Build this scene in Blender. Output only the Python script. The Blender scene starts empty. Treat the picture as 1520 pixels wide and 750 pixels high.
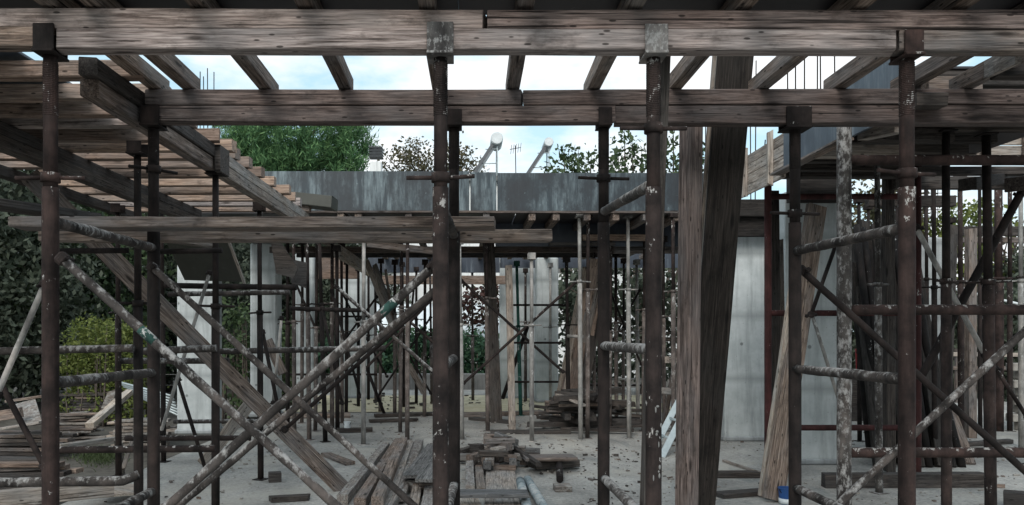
import bpy, bmesh, math, random
from mathutils import Vector, Matrix, noise
R = math.radians
random.seed(11)
scene = bpy.context.scene
COL = scene.collection
# ------------------------------------------------------------------ camera, sky, sun, exposure
F, CX, CY, H = 1150.0, 695.0, 490.0, 1.6      # focal length and principal point measured on the 1520 px wide photograph
cam_d = bpy.data.cameras.new('camera'); cam = bpy.data.objects.new('camera', cam_d); COL.objects.link(cam)
cam.location = (0, 0, H); cam.rotation_euler = (R(90), 0, 0)
cam_d.sensor_width = 36.0; cam_d.lens = F / 1520 * 36
cam_d.shift_x = (760 - CX) / 1520; cam_d.shift_y = (CY - 375) / 1520
cam_d.clip_start = 0.05; cam_d.clip_end = 3000
scene.camera = cam

SUN_EL, SUN_ROT = R(36), R(196)
world = bpy.data.worlds.new('World'); scene.world = world; world.use_nodes = True
def build_world():
    nt = world.node_tree; N = nt.nodes; L = nt.links; N.clear()
    out = N.new('ShaderNodeOutputWorld'); bg = N.new('ShaderNodeBackground'); L.new(bg.outputs[0], out.inputs[0])
    sky = N.new('ShaderNodeTexSky'); sky.sky_type = 'NISHITA'; sky.sun_disc = False
    sky.sun_elevation = SUN_EL; sky.sun_rotation = SUN_ROT; sky.air_density = 1.0; sky.dust_density = 2.0; sky.ozone_density = 1.0
    tc = N.new('ShaderNodeTexCoord'); mp = N.new('ShaderNodeMapping'); mp.inputs['Scale'].default_value = (1.0, 1.0, 2.6)
    mp.inputs['Location'].default_value = (0.35, 0.0, 0.2)
    L.new(tc.outputs['Generated'], mp.inputs[0])
    nz = N.new('ShaderNodeTexNoise'); nz.inputs['Scale'].default_value = 4.2; nz.inputs['Detail'].default_value = 7; nz.inputs['Roughness'].default_value = 0.55
    L.new(mp.outputs[0], nz.inputs['Vector'])
    rp = N.new('ShaderNodeValToRGB'); rp.color_ramp.elements[0].position = 0.42; rp.color_ramp.elements[1].position = 0.58
    L.new(nz.outputs[0], rp.inputs[0])
    hs = N.new('ShaderNodeMixRGB'); hs.blend_type = 'MULTIPLY'; hs.inputs[0].default_value = 1.0
    hs.inputs[2].default_value = (0.35, 0.34, 0.30, 1)          # thin high haze pales the blue
    L.new(sky.outputs[0], hs.inputs[1])
    ad = N.new('ShaderNodeMixRGB'); ad.blend_type = 'ADD'; ad.inputs[0].default_value = 1.0; ad.inputs[2].default_value = (2.0, 2.95, 3.4, 1)
    L.new(hs.outputs[0], ad.inputs[1])
    mx = N.new('ShaderNodeMixRGB'); mx.inputs[2].default_value = (5.3, 5.4, 5.5, 1)
    L.new(rp.outputs[0], mx.inputs[0]); L.new(ad.outputs[0], mx.inputs[1]); L.new(mx.outputs[0], bg.inputs[0])
    bg.inputs[1].default_value = 0.105
build_world()
sd = bpy.data.lights.new('sun', 'SUN'); sd.energy = 0.95; sd.angle = R(26); sd.color = (1.0, 0.97, 0.92)
sun = bpy.data.objects.new('sun', sd); COL.objects.link(sun)
sun.rotation_euler = (R(90) - SUN_EL, 0, R(180) - SUN_ROT)
vs = scene.view_settings; vs.view_transform = 'Standard'; vs.look = 'None'; vs.gamma = 1.0; vs.use_curve_mapping = False
vs.exposure = 1.05
scene.cycles.max_bounces = 6; scene.cycles.diffuse_bounces = 3; scene.cycles.transparent_max_bounces = 6
scene.cycles.use_denoising = True

# ------------------------------------------------------------------ measuring
def P(px, py, d):                       # a pixel of the photograph at a known distance
    return Vector(((px - CX) / F * d, d, H - (py - CY) / F * d))
def G(px, py, z=0.0):                   # a pixel on level ground of height z
    d = (H - z) * F / (py - CY); return P(px, py, d)
def XY(px, d, z):                       # column of a pixel at distance d, world height z
    return Vector(((px - CX) / F * d, d, z))

# ------------------------------------------------------------------ materials
def nodes(name):
    m = bpy.data.materials.new(name); m.use_nodes = True
    nt = m.node_tree; b = nt.nodes['Principled BSDF']
    return m, nt, nt.nodes, nt.links, b
def coords(nt, scale=(1, 1, 1), rnd=True, kind='Object'):
    N, L = nt.nodes, nt.links
    tc = N.new('ShaderNodeTexCoord'); src = tc.outputs[kind]
    if rnd:
        oi = N.new('ShaderNodeObjectInfo'); mu = N.new('ShaderNodeMath'); mu.operation = 'MULTIPLY'; mu.inputs[1].default_value = 57.0
        L.new(oi.outputs['Random'], mu.inputs[0])
        va = N.new('ShaderNodeVectorMath'); va.operation = 'ADD'; L.new(src, va.inputs[0]); L.new(mu.outputs[0], va.inputs[1]); src = va.outputs[0]
    return src
def mapped(nt, src, scale):
    mp = nt.nodes.new('ShaderNodeMapping'); mp.inputs['Scale'].default_value = scale; nt.links.new(src, mp.inputs[0]); return mp.outputs[0]
def tex_noise(nt, vec, scale, detail=5, rough=0.6, dist=0.0):
    n = nt.nodes.new('ShaderNodeTexNoise'); n.inputs['Scale'].default_value = scale; n.inputs['Detail'].default_value = detail
    n.inputs['Roughness'].default_value = rough; n.inputs['Distortion'].default_value = dist
    nt.links.new(vec, n.inputs['Vector']); return n.outputs[0]
def ramp(nt, fac, stops):
    r = nt.nodes.new('ShaderNodeValToRGB'); e = r.color_ramp.elements
    e[0].position, e[0].color = stops[0][0], (*stops[0][1], 1); e[1].position, e[1].color = stops[-1][0], (*stops[-1][1], 1)
    for p, c in stops[1:-1]:
        k = e.new(p); k.color = (*c, 1)
    nt.links.new(fac, r.inputs[0]); return r.outputs[0]
def mixc(nt, fac, a, b, mode='MIX'):
    m = nt.nodes.new('ShaderNodeMixRGB'); m.blend_type = mode
    for s, i in ((fac, 0), (a, 1), (b, 2)):
        if isinstance(s, (int, float)): m.inputs[i].default_value = s
        elif isinstance(s, tuple): m.inputs[i].default_value = (*s, 1)
        else: nt.links.new(s, m.inputs[i])
    return m.outputs[0]
def bump(nt, b, h, strength=0.4, dist=0.01):
    n = nt.nodes.new('ShaderNodeBump'); n.inputs['Strength'].default_value = strength; n.inputs['Distance'].default_value = dist
    nt.links.new(h, n.inputs['Height']); nt.links.new(n.outputs[0], b.inputs['Normal'])
W0, W1 = (0, 0, 0), (1, 1, 1)
def wood(name, dark, mid, light, cement=0.55, grey=(0.17, 0.165, 0.16), spec=0.25, crack=0.60):
    m, nt, N, L, b = nodes(name)
    src = coords(nt)
    g = tex_noise(nt, mapped(nt, src, (0.8, 17, 17)), 3.2, 9, 0.72, 0.7)
    base = ramp(nt, g, [(0.36, dark), (0.5, mid), (0.66, light)])
    blot = tex_noise(nt, mapped(nt, src, (0.8, 2, 2)), 2.3, 4, 0.6)
    base = mixc(nt, ramp(nt, blot, [(0.42, W0), (0.66, W1)]), base, mixc(nt, g, tuple(c * 0.55 for c in grey), grey))
    oi = N.new('ShaderNodeObjectInfo')
    base = mixc(nt, 1.0, base, ramp(nt, oi.outputs['Random'], [(0.0, (0.55, 0.52, 0.52)), (0.3, (0.95, 0.88, 0.84)), (0.6, (0.86, 0.84, 0.85)), (1.0, (1.3, 1.2, 1.12))]), 'MULTIPLY')
    st = tex_noise(nt, mapped(nt, src, (1.6, 3.2, 3.2)), 3.1, 6, 0.7)
    base = mixc(nt, ramp(nt, st, [(0.54, W0), (0.68, (0.6,) * 3)]), base, tuple(c * 0.45 for c in dark))        # old dark stains
    cr = tex_noise(nt, mapped(nt, src, (0.55, 34, 34)), 2.0, 5, 0.6)
    crm = ramp(nt, cr, [(crack, W0), (crack + 0.07, (0.92,) * 3)])
    base = mixc(nt, crm, base, tuple(c * 0.25 for c in dark))
    vo = N.new('ShaderNodeTexVoronoi'); vo.inputs['Scale'].default_value = 1.0; L.new(mapped(nt, src, (2.2, 9, 9)), vo.inputs['Vector'])
    base = mixc(nt, ramp(nt, vo.outputs['Distance'], [(0.07, (0.9,) * 3), (0.17, W0)]), base, tuple(c * 0.4 for c in dark))
    nh = N.new('ShaderNodeTexVoronoi'); nh.inputs['Scale'].default_value = 1.0; L.new(mapped(nt, src, (7, 22, 22)), nh.inputs['Vector'])
    base = mixc(nt, ramp(nt, nh.outputs['Distance'], [(0.10, (0.85,) * 3), (0.14, W0)]), base, tuple(c * 0.2 for c in dark))     # nail holes
    cm = tex_noise(nt, mapped(nt, src, (5, 8, 8)), 2.6, 9, 0.75)
    base = mixc(nt, ramp(nt, cm, [(cement, W0), (cement + 0.09, (0.75,) * 3)]), base, (0.31, 0.31, 0.30))
    L.new(base, b.inputs['Base Color']); fg = tex_noise(nt, mapped(nt, src, (3.0, 70, 70)), 2.2, 3, 0.6)
    fgc = mixc(nt, 1.0, base, ramp(nt, fg, [(0.32, (0.62,) * 3), (0.68, (1.38,) * 3)]), 'MULTIPLY'); L.new(fgc, b.inputs['Base Color'])
    b.inputs['Roughness'].default_value = 0.85; b.inputs['Specular IOR Level'].default_value = spec
    hh = N.new('ShaderNodeMath'); hh.operation = 'SUBTRACT'; L.new(g, hh.inputs[0]); L.new(crm, hh.inputs[1])
    bump(nt, b, hh.outputs[0], 0.55, 0.006)
    return m
def metal(name, a, c, spot=0.63, spotcol=(0.42, 0.42, 0.41), rough=0.8, bmp=0.5, soft=0.03, scale=16):
    m, nt, N, L, b = nodes(name)
    src = coords(nt)
    n1 = tex_noise(nt, src, 7, 7, 0.65)
    base = ramp(nt, n1, [(0.35, a), (0.66, c)])
    n4 = tex_noise(nt, mapped(nt, src, (2.2, 2.2, 0.35)), 3.0, 6, 0.7)
    base = mixc(nt, 1.0, base, ramp(nt, n4, [(0.34, (0.42, 0.40, 0.40)), (0.5, (0.95, 0.93, 0.92)), (0.66, (1.55, 1.42, 1.36))]), 'MULTIPLY')
    n2 = tex_noise(nt, mapped(nt, src, (1, 1, 0.6)), scale, 8, 0.72)
    n3 = tex_noise(nt, src, 2.2, 2, 0.5)
    mm = N.new('ShaderNodeMath'); mm.operation = 'MULTIPLY_ADD'; L.new(n3, mm.inputs[0]); mm.inputs[1].default_value = 0.35; L.new(n2, mm.inputs[2])
    ge = N.new('ShaderNodeNewGeometry'); sz = N.new('ShaderNodeSeparateXYZ'); L.new(ge.outputs['Normal'], sz.inputs[0])
    up = N.new('ShaderNodeMath'); up.operation = 'MULTIPLY_ADD'; up.inputs[1].default_value = 0.10; L.new(sz.outputs[2], up.inputs[0]); L.new(mm.outputs[0], up.inputs[2]); mm = up
    msk = ramp(nt, mm.outputs[0], [(spot + 0.15, W0), (spot + 0.15 + soft, (0.92,) * 3)])
    base = mixc(nt, msk, base, spotcol)
    L.new(base, b.inputs['Base Color']); b.inputs['Roughness'].default_value = rough; b.inputs['Specular IOR Level'].default_value = 0.18
    bump(nt, b, mm.outputs[0], bmp, 0.006)
    return m
def concrete(name, a, c, lines=0.0, scale=3.0):
    m, nt, N, L, b = nodes(name)
    src = coords(nt, rnd=False)
    n1 = tex_noise(nt, src, scale, 9, 0.68); n2 = tex_noise(nt, src, 28, 5, 0.7); n3 = tex_noise(nt, mapped(nt, src, (5, 5, 0.5)), 2.0, 5, 0.6)
    base = ramp(nt, n1, [(0.32, a), (0.66, c)])
    base = mixc(nt, ramp(nt, n3, [(0.48, W0), (0.70, (0.6,) * 3)]), base, tuple(x * 0.6 for x in a))
    base = mixc(nt, ramp(nt, n2, [(0.66, W0), (0.74, (0.75,) * 3)]), base, tuple(x * 0.4 for x in a))
    h = n1
    if lines:
        sx = N.new('ShaderNodeSeparateXYZ'); L.new(src, sx.inputs[0])
        fr = N.new('ShaderNodeMath'); fr.operation = 'PINGPONG'; fr.inputs[1].default_value = lines; L.new(sx.outputs[2], fr.inputs[0])
        lm = ramp(nt, fr.outputs[0], [(0.0, (0.55,) * 3), (0.05 * lines * 4, W0)])
        base = mixc(nt, lm, base, tuple(x * 0.6 for x in a))
    if lines:
        vo = N.new('ShaderNodeTexVoronoi'); vo.inputs['Scale'].default_value = 2.6; L.new(src, vo.inputs['Vector'])
        base = mixc(nt, ramp(nt, vo.outputs['Distance'], [(0.045, (0.8,) * 3), (0.075, W0)]), base, tuple(x * 0.35 for x in a))
        v2 = N.new('ShaderNodeTexVoronoi'); v2.inputs['Scale'].default_value = 16; L.new(src, v2.inputs['Vector'])
        base = mixc(nt, ramp(nt, v2.outputs['Distance'], [(0.07, (0.5,) * 3), (0.13, W0)]), base, tuple(x * 0.4 for x in a))
    L.new(base, b.inputs['Base Color']); b.inputs['Roughness'].default_value = 0.9; b.inputs['Specular IOR Level'].default_value = 0.2
    bump(nt, b, n2, 0.25, 0.01)
    return m
def leafmat(name, cols, trans=0.25):
    m, nt, N, L, b = nodes(name)
    ge = N.new('ShaderNodeNewGeometry')
    base = ramp(nt, ge.outputs['Random Per Island'], [(i / (len(cols) - 1), c) for i, c in enumerate(cols)])
    L.new(base, b.inputs['Base Color']); b.inputs['Roughness'].default_value = 0.6; b.inputs['Specular IOR Level'].default_value = 0.25
    tr = N.new('ShaderNodeBsdfTranslucent'); L.new(base, tr.inputs[0])
    mx = N.new('ShaderNodeMixShader'); mx.inputs[0].default_value = trans
    L.new(b.outputs[0], mx.inputs[1]); L.new(tr.outputs[0], mx.inputs[2]); L.new(mx.outputs[0], N['Material Output'].inputs[0])
    return m
def plain(name, c, rough=0.6, var=0.15, metallic=0.0):
    m, nt, N, L, b = nodes(name)
    n1 = tex_noise(nt, coords(nt), 6, 6, 0.65)
    L.new(ramp(nt, n1, [(0.3, tuple(x * (1 - var) for x in c)), (0.7, tuple(min(1, x * (1 + var)) for x in c))]), b.inputs['Base Color'])
    b.inputs['Roughness'].default_value = rough; b.inputs['Metallic'].default_value = metallic
    bump(nt, b, n1, 0.15, 0.005)
    return m
M = {}
M['wood'] = wood('weathered_timber', (0.050, 0.038, 0.032), (0.165, 0.132, 0.112), (0.31, 0.268, 0.238), 0.66, (0.20, 0.195, 0.195))
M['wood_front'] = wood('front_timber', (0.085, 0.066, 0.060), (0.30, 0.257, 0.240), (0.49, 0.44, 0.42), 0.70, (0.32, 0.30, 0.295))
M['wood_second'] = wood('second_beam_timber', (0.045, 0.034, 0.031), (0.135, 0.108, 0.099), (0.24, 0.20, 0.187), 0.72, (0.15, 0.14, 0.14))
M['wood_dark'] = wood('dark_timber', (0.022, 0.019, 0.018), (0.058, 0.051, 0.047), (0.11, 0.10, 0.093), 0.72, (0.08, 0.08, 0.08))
M['wood_warm'] = wood('warm_timber', (0.11, 0.080, 0.064), (0.28, 0.212, 0.170), (0.41, 0.335, 0.28), 0.72, (0.27, 0.235, 0.215))
M['wood_split'] = wood('split_timber', (0.055, 0.040, 0.037), (0.19, 0.148, 0.136), (0.36, 0.30, 0.28), 0.70, (0.20, 0.175, 0.17), crack=0.525)
M['wood_joist'] = wood('brown_joist_timber', (0.095, 0.068, 0.054), (0.27, 0.205, 0.168), (0.42, 0.34, 0.29), 0.72, (0.27, 0.24, 0.22))
M['wood_black'] = wood('dark_and_shaded_timber', (0.010, 0.0085, 0.008), (0.026, 0.023, 0.021), (0.052, 0.047, 0.044), 0.76, (0.036, 0.035, 0.034))  # dark boards and beams; on the leaning bunch planks slab shade darkened into the colour
M['wood_grey'] = wood('grey_board_timber', (0.045, 0.048, 0.049), (0.125, 0.13, 0.132), (0.215, 0.22, 0.222), 0.62, (0.17, 0.175, 0.18))
M['black'] = metal('shade_darkened_steel', (0.006, 0.0055, 0.0055), (0.018, 0.015, 0.0145), 0.76, scale=30)  # leaning poles: the shade under the right slab is put into this colour
M['wood_pale'] = wood('pale_timber', (0.13, 0.105, 0.088), (0.31, 0.275, 0.24), (0.45, 0.42, 0.38), 0.60, (0.36, 0.36, 0.35))
M['wood_cement'] = wood('cement_timber', (0.10, 0.088, 0.078), (0.24, 0.22, 0.20), (0.38, 0.36, 0.34), 0.50, (0.30, 0.30, 0.30))
M['rust'] = metal('rusty_steel', (0.012, 0.010, 0.010), (0.044, 0.033, 0.031), 0.665, (0.36, 0.35, 0.34), scale=26)
M['rust_red'] = metal('rust_red_steel', (0.015, 0.011, 0.0105), (0.052, 0.035, 0.032), 0.665, (0.34, 0.33, 0.32), scale=26)
M['plate'] = metal('cement_covered_plate', (0.10, 0.098, 0.097), (0.24, 0.235, 0.232), 0.52, (0.40, 0.395, 0.39), 0.9, 1.0, 0.10, 40)
M['dusty'] = metal('cement_dusted_steel', (0.055, 0.046, 0.043), (0.15, 0.132, 0.124), 0.62, (0.33, 0.325, 0.315), soft=0.08, scale=22)
M['rust_dark'] = metal('dark_steel', (0.009, 0.008, 0.008), (0.028, 0.022, 0.021), 0.74, scale=30)
M['crust'] = metal('cement_caked_steel', (0.022, 0.020, 0.0195), (0.080, 0.073, 0.070), 0.565, (0.33, 0.325, 0.32), 0.9, 1.0, 0.15, 24)
M['crust_grey'] = metal('grey_caked_steel', (0.035, 0.032, 0.031), (0.11, 0.104, 0.10), 0.53, (0.33, 0.325, 0.32), 0.9, 0.9, 0.14, 26)
M['galv'] = metal('grey_steel', (0.17, 0.17, 0.165), (0.32, 0.32, 0.31), 0.66, (0.42, 0.42, 0.41), 0.55)
M['red'] = metal('red_painted_steel', (0.034, 0.014, 0.014), (0.066, 0.026, 0.026), 0.70, scale=30)
M['band'] = metal('worn_green_paint', (0.020, 0.045, 0.040), (0.035, 0.095, 0.082), 0.60, scale=22)
M['green'] = metal('green_painted_steel', (0.02, 0.085, 0.07), (0.05, 0.15, 0.125), 0.66)
M['bluegrey'] = metal('blue_grey_pipe', (0.20, 0.25, 0.27), (0.36, 0.42, 0.44), 0.64)
M['column'] = concrete('column_concrete', (0.36, 0.39, 0.395), (0.54, 0.57, 0.575), 0.45, 2.2)
M['column_grey'] = concrete('rough_concrete', (0.25, 0.265, 0.27), (0.42, 0.44, 0.45), 0.3, 3.0)
M['yard'] = concrete('yard_earth', (0.045, 0.041, 0.036), (0.13, 0.12, 0.105), 0, 0.9)
M['sand'] = concrete('yellow_sawdust', (0.40, 0.35, 0.23), (0.56, 0.51, 0.38), 0, 2.5)
M['white'] = concrete('white_render', (0.70, 0.72, 0.72), (0.82, 0.83, 0.83), 0, 0.6)
M['kerb'] = concrete('kerb_concrete', (0.13, 0.13, 0.127), (0.22, 0.22, 0.215), 0, 2)
M['dark'] = plain('dark_void', (0.02, 0.02, 0.022), 0.9)
M['alu'] = plain('aluminium', (0.42, 0.48, 0.50), 0.45, 0.12, 0.3)
M['blue'] = plain('blue_plastic', (0.012, 0.06, 0.20), 0.4)
M['whiteplastic'] = plain('white_plastic', (0.62, 0.66, 0.68), 0.45)
M['glass'] = plain('dark_glass', (0.03, 0.035, 0.04), 0.15)
M['solar'] = plain('solar_glass', (0.075, 0.082, 0.092), 0.35)
M['bark'] = plain('bark', (0.075, 0.06, 0.05), 0.9, 0.35)
M['red_plastic'] = plain('red_plastic', (0.22, 0.012, 0.02), 0.5)
M['block'] = concrete('concrete_block', (0.20, 0.185, 0.17), (0.38, 0.36, 0.33), 0, 4)
M['brick'] = plain('red_brick', (0.25, 0.09, 0.06), 0.9, 0.3)
def floor_mat():
    m, nt, N, L, b = nodes('slab_concrete')
    src = coords(nt, rnd=False)
    n1 = tex_noise(nt, src, 0.9, 9, 0.66); n2 = tex_noise(nt, src, 9, 8, 0.75); n3 = tex_noise(nt, src, 45, 4, 0.7); n4 = tex_noise(nt, mapped(nt, src, (1, 0.5, 1)), 2.6, 6, 0.6, 1.0)
    base = ramp(nt, n1, [(0.34, (0.20, 0.195, 0.185)), (0.5, (0.32, 0.312, 0.295)), (0.66, (0.43, 0.418, 0.395))])
    base = mixc(nt, ramp(nt, n4, [(0.55, W0), (0.66, (0.55,) * 3)]), base, (0.17, 0.185, 0.187))       # damp screed
    base = mixc(nt, ramp(nt, n2, [(0.60, W0), (0.72, (0.6,) * 3)]), base, (0.13, 0.117, 0.10))           # dirt
    base = mixc(nt, ramp(nt, n3, [(0.60, W0), (0.68, (0.7,) * 3)]), base, (0.07, 0.064, 0.058))          # grit
    n5 = tex_noise(nt, src, 24, 6, 0.75)
    base = mixc(nt, 1.0, base, ramp(nt, n5, [(0.36, (0.68,) * 3), (0.5, (0.98,) * 3), (0.64, (1.28, 1.27, 1.24))]), 'MULTIPLY')
    n6 = tex_noise(nt, mapped(nt, src, (1, 1, 1)), 0.45, 5, 0.6, 1.5)
    base = mixc(nt, ramp(nt, n6, [(0.50, W0), (0.62, (0.5,) * 3)]), base, (0.40, 0.375, 0.33))           # trodden sand and dust
    L.new(base, b.inputs['Base Color']); b.inputs['Roughness'].default_value = 0.85
    bump(nt, b, n5, 0.6, 0.02)
    return m
M['floor'] = floor_mat()
def ply(name, a, c, pale, thr=0.52):
    m, nt, N, L, b = nodes(name)
    src = coords(nt)
    st = tex_noise(nt, mapped(nt, src, (9, 9, 0.9)), 1.5, 7, 0.7); bl = tex_noise(nt, mapped(nt, src, (1.0, 1.0, 0.55)), 1.5, 6, 0.7); sp = tex_noise(nt, src, 14, 6, 0.7)
    base = ramp(nt, bl, [(0.36, a), (0.62, c)])
    mm = N.new('ShaderNodeMath'); mm.operation = 'MULTIPLY'; L.new(ramp(nt, st, [(thr - 0.06, W0), (thr + 0.13, W1)]), mm.inputs[0]); L.new(ramp(nt, bl, [(0.44, (0.04,) * 3), (0.60, W1)]), mm.inputs[1])
    base = mixc(nt, mm.outputs[0], base, pale)
    base = mixc(nt, ramp(nt, sp, [(0.66, W0), (0.72, (0.8,) * 3)]), base, tuple(min(1, x * 1.5) for x in pale))
    L.new(base, b.inputs['Base Color']); b.inputs['Roughness'].default_value = 0.5
    bump(nt, b, sp, 0.1, 0.004)
    return m
M['ply'] = ply('blue_phenolic_plywood', (0.007, 0.011, 0.017), (0.018, 0.034, 0.046), (0.15, 0.195, 0.215), 0.49)
M['ply_plain'] = ply('navy_phenolic_plywood', (0.020, 0.026, 0.040), (0.038, 0.052, 0.075), (0.13, 0.16, 0.19), 0.58)
M['ply_side'] = ply('grey_blue_plywood', (0.028, 0.040, 0.058), (0.058, 0.080, 0.105), (0.15, 0.175, 0.20), 0.52)
M['ply_dark'] = ply('dark_plywood', (0.013, 0.012, 0.015), (0.026, 0.024, 0.028), (0.06, 0.06, 0.06), 0.66)
M['ply_green'] = ply('greenish_plywood', (0.030, 0.032, 0.026), (0.055, 0.057, 0.047), (0.10, 0.10, 0.09), 0.62)
M['leaf_dark'] = leafmat('dark_leaves', [(0.022, 0.032, 0.022), (0.058, 0.072, 0.050), (0.115, 0.135, 0.10)])
M['leaf_mid'] = leafmat('mid_leaves', [(0.025, 0.045, 0.020), (0.05, 0.08, 0.035), (0.085, 0.12, 0.055)])
M['leaf_pine'] = leafmat('pine_needles', [(0.035, 0.095, 0.042), (0.10, 0.21, 0.090), (0.19, 0.33, 0.14)])
M['leaf_yellow'] = leafmat('yellow_green_leaves', [(0.06, 0.085, 0.02), (0.115, 0.145, 0.035), (0.18, 0.205, 0.06)])
M['leaf_olive'] = leafmat('olive_brown_leaves', [(0.04, 0.045, 0.025), (0.08, 0.075, 0.04), (0.13, 0.11, 0.06)])
M['leaf_red'] = leafmat('reddish_leaves', [(0.03, 0.012, 0.012), (0.06, 0.025, 0.02), (0.03, 0.035, 0.018)])
M['leaf_hedge'] = leafmat('hedge_leaves', [(0.016, 0.045, 0.028), (0.035, 0.08, 0.045), (0.06, 0.12, 0.06)])
M['grass'] = leafmat('grass_blades', [(0.04, 0.058, 0.024), (0.07, 0.095, 0.04)])

# ------------------------------------------------------------------ objects
def link(name, me, mat, parent=None, mw=None, smooth=False):
    if mat is not None: me.materials.append(mat)
    if smooth:
        me.polygons.foreach_set('use_smooth', [True] * len(me.polygons))
    o = bpy.data.objects.new(name, me); COL.objects.link(o)
    mw = mw if mw is not None else Matrix.Identity(4)
    if parent is not None:
        o.parent = parent; o.matrix_basis = WORLD[parent.name].inverted() @ mw
    else:
        o.matrix_basis = mw
    WORLD[o.name] = mw.copy()
    return o
WORLD = {}
def tag(o, label, cat, group=None, kind=None):
    if label: o['label'] = label
    if cat: o['category'] = cat
    if group: o['group'] = group
    if kind: o['kind'] = kind
    return o
def root(name, loc, label, cat, group=None):
    o = bpy.data.objects.new(name, None); COL.objects.link(o); o.empty_display_size = 0.1
    o.location = loc; WORLD[o.name] = Matrix.Translation(loc)
    return tag(o, label, cat, group)
def frame_to(p, q, up=Vector((0, 0, 1)), axis='X', roll=0.0):
    x = (Vector(q) - Vector(p)).normalized()
    if abs(x.dot(up)) > 0.98: up = Vector((0, 1, 0))
    y = up.cross(x).normalized(); z = x.cross(y).normalized()
    rot = Matrix((x, y, z)).transposed()
    if axis == 'Z': rot = Matrix((y, z, x)).transposed()
    m = Matrix.Translation(p) @ rot.to_4x4()
    if roll: m = m @ Matrix.Rotation(roll, 4, axis)
    return m
def timber_mesh(name, L, w, h, rough=1.0, cham=None):
    n = max(2, int(L / 0.28)); c = cham if cham is not None else min(0.006, w * 0.12, h * 0.12)
    prof = [(-w/2 + c, -h/2), (w/2 - c, -h/2), (w/2, -h/2 + c), (w/2, h/2 - c), (w/2 - c, h/2), (-w/2 + c, h/2), (-w/2, h/2 - c), (-w/2, -h/2 + c)]
    vs_, fs = [], []
    bow1, bow2 = random.uniform(-1, 1) * 0.0015 * L * rough, random.uniform(-1, 1) * 0.0012 * L * rough
    sx = random.uniform(-0.012, 0.012) * rough; s0 = random.random() * 50
    for i in range(n + 1):
        t = i / n; x = L * t; k = math.sin(math.pi * t)
        for j, (a, b_) in enumerate(prof):
            j2 = noise.noise_vector(Vector((x * 1.7 + s0, j * 3.1, s0))) * 0.0032 * rough
            e = 0.0
            if i in (0, n): e = (sx if i else -sx) * (a / w * 2) + random.uniform(-0.004, 0.004) * rough
            vs_.append((x + e, a + bow1 * k + j2.y, b_ + bow2 * k + j2.z))
    for i in range(n):
        for j in range(8):
            j1 = (j + 1) % 8
            fs.append((i * 8 + j, i * 8 + j1, (i + 1) * 8 + j1, (i + 1) * 8 + j))
    fs.append(tuple(range(7, -1, -1))); fs.append(tuple(n * 8 + j for j in range(8)))
    fs = [f[::-1] for f in fs]
    me = bpy.data.meshes.new(name); me.from_pydata(vs_, [], fs); me.update()
    bm = bmesh.new(); bm.from_mesh(me); bmesh.ops.recalc_face_normals(bm, faces=bm.faces); bm.to_mesh(me); bm.free()
    return me
def timber(name, p, q, w, h, mat='wood', label=None, cat=None, group=None, parent=None, up=Vector((0, 0, 1)), roll=0.0, rough=1.0):
    p, q = Vector(p), Vector(q)
    me = timber_mesh(name, (q - p).length, w, h, rough)
    o = link(name, me, M[mat], parent, frame_to(p, q, up, 'X', roll))
    if label: tag(o, label, cat or 'timber', group)
    return o
def tube_mesh(name, pts, r, seg=12, crust=0.0, step=0.07, r1=None):
    """a round tube through pts (world coordinates relative to pts[0])"""
    base = Vector(pts[0]); P_ = []
    for a, b_ in zip(pts[:-1], pts[1:]):
        a, b_ = Vector(a), Vector(b_); n = max(1, int((b_ - a).length / (step if crust else 0.5)))
        for i in range(n): P_.append(a.lerp(b_, i / n))
    P_.append(Vector(pts[-1]))
    vs_, fs = [], []; s0 = random.random() * 90
    x0 = None
    for i, p in enumerate(P_):
        d = (P_[min(i + 1, len(P_) - 1)] - P_[max(i - 1, 0)]).normalized()
        if x0 is None: x0 = d.orthogonal().normalized()
        x0 = (x0 - d * x0.dot(d)).normalized(); y0 = d.cross(x0)
        t = i / (len(P_) - 1); rr0 = r if r1 is None else r + (r1 - r) * t
        for j in range(seg):
            a = 2 * math.pi * j / seg
            v = x0 * math.cos(a) + y0 * math.sin(a)
            rr = rr0
            if crust:
                q = p * 9 + v * 1.3 + Vector((s0, 0, 0))
                rr = rr0 * (1 + crust * (0.4 + noise.noise(q) + 0.6 * noise.noise(q * 2.7)))
            vs_.append(p + v * rr - base)
    for i in range(len(P_) - 1):
        for j in range(seg):
            j1 = (j + 1) % seg
            fs.append((i * seg + j, i * seg + j1, (i + 1) * seg + j1, (i + 1) * seg + j))
    fs.append(tuple(range(seg - 1, -1, -1))); fs.append(tuple((len(P_) - 1) * seg + j for j in range(seg)))
    me = bpy.data.meshes.new(name); me.from_pydata(vs_, [], fs); me.update()
    n = len(me.polygons); me.polygons.foreach_set('use_smooth', [True] * (n - 2) + [False] * 2)
    return me
def tube(name, pts, r, mat='rust', label=None, cat=None, group=None, parent=None, crust=0.0, seg=12, r1=None):
    me = tube_mesh(name, pts, r, seg, crust, r1=r1)
    o = link(name, me, M[mat], parent, Matrix.Translation(Vector(pts[0])))
    if label: tag(o, label, cat or 'pipe', group)
    return o
def box_bm(bm, size, centre=(0, 0, 0), rot=None, bevel=0.0):
    r = bmesh.ops.create_cube(bm, size=1.0)
    vv = r['verts']
    bmesh.ops.scale(bm, vec=size, verts=vv)
    if bevel:
        ee = list({e for v in vv for e in v.link_edges})
        rb = bmesh.ops.bevel(bm, geom=ee, offset=bevel, segments=1, affect='EDGES'); vv = list({v for f in rb['faces'] for v in f.verts} | {v for v in vv if v.is_valid})
    if rot is not None: bmesh.ops.rotate(bm, cent=(0, 0, 0), matrix=rot, verts=vv)
    bmesh.ops.translate(bm, vec=centre, verts=vv)
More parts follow.
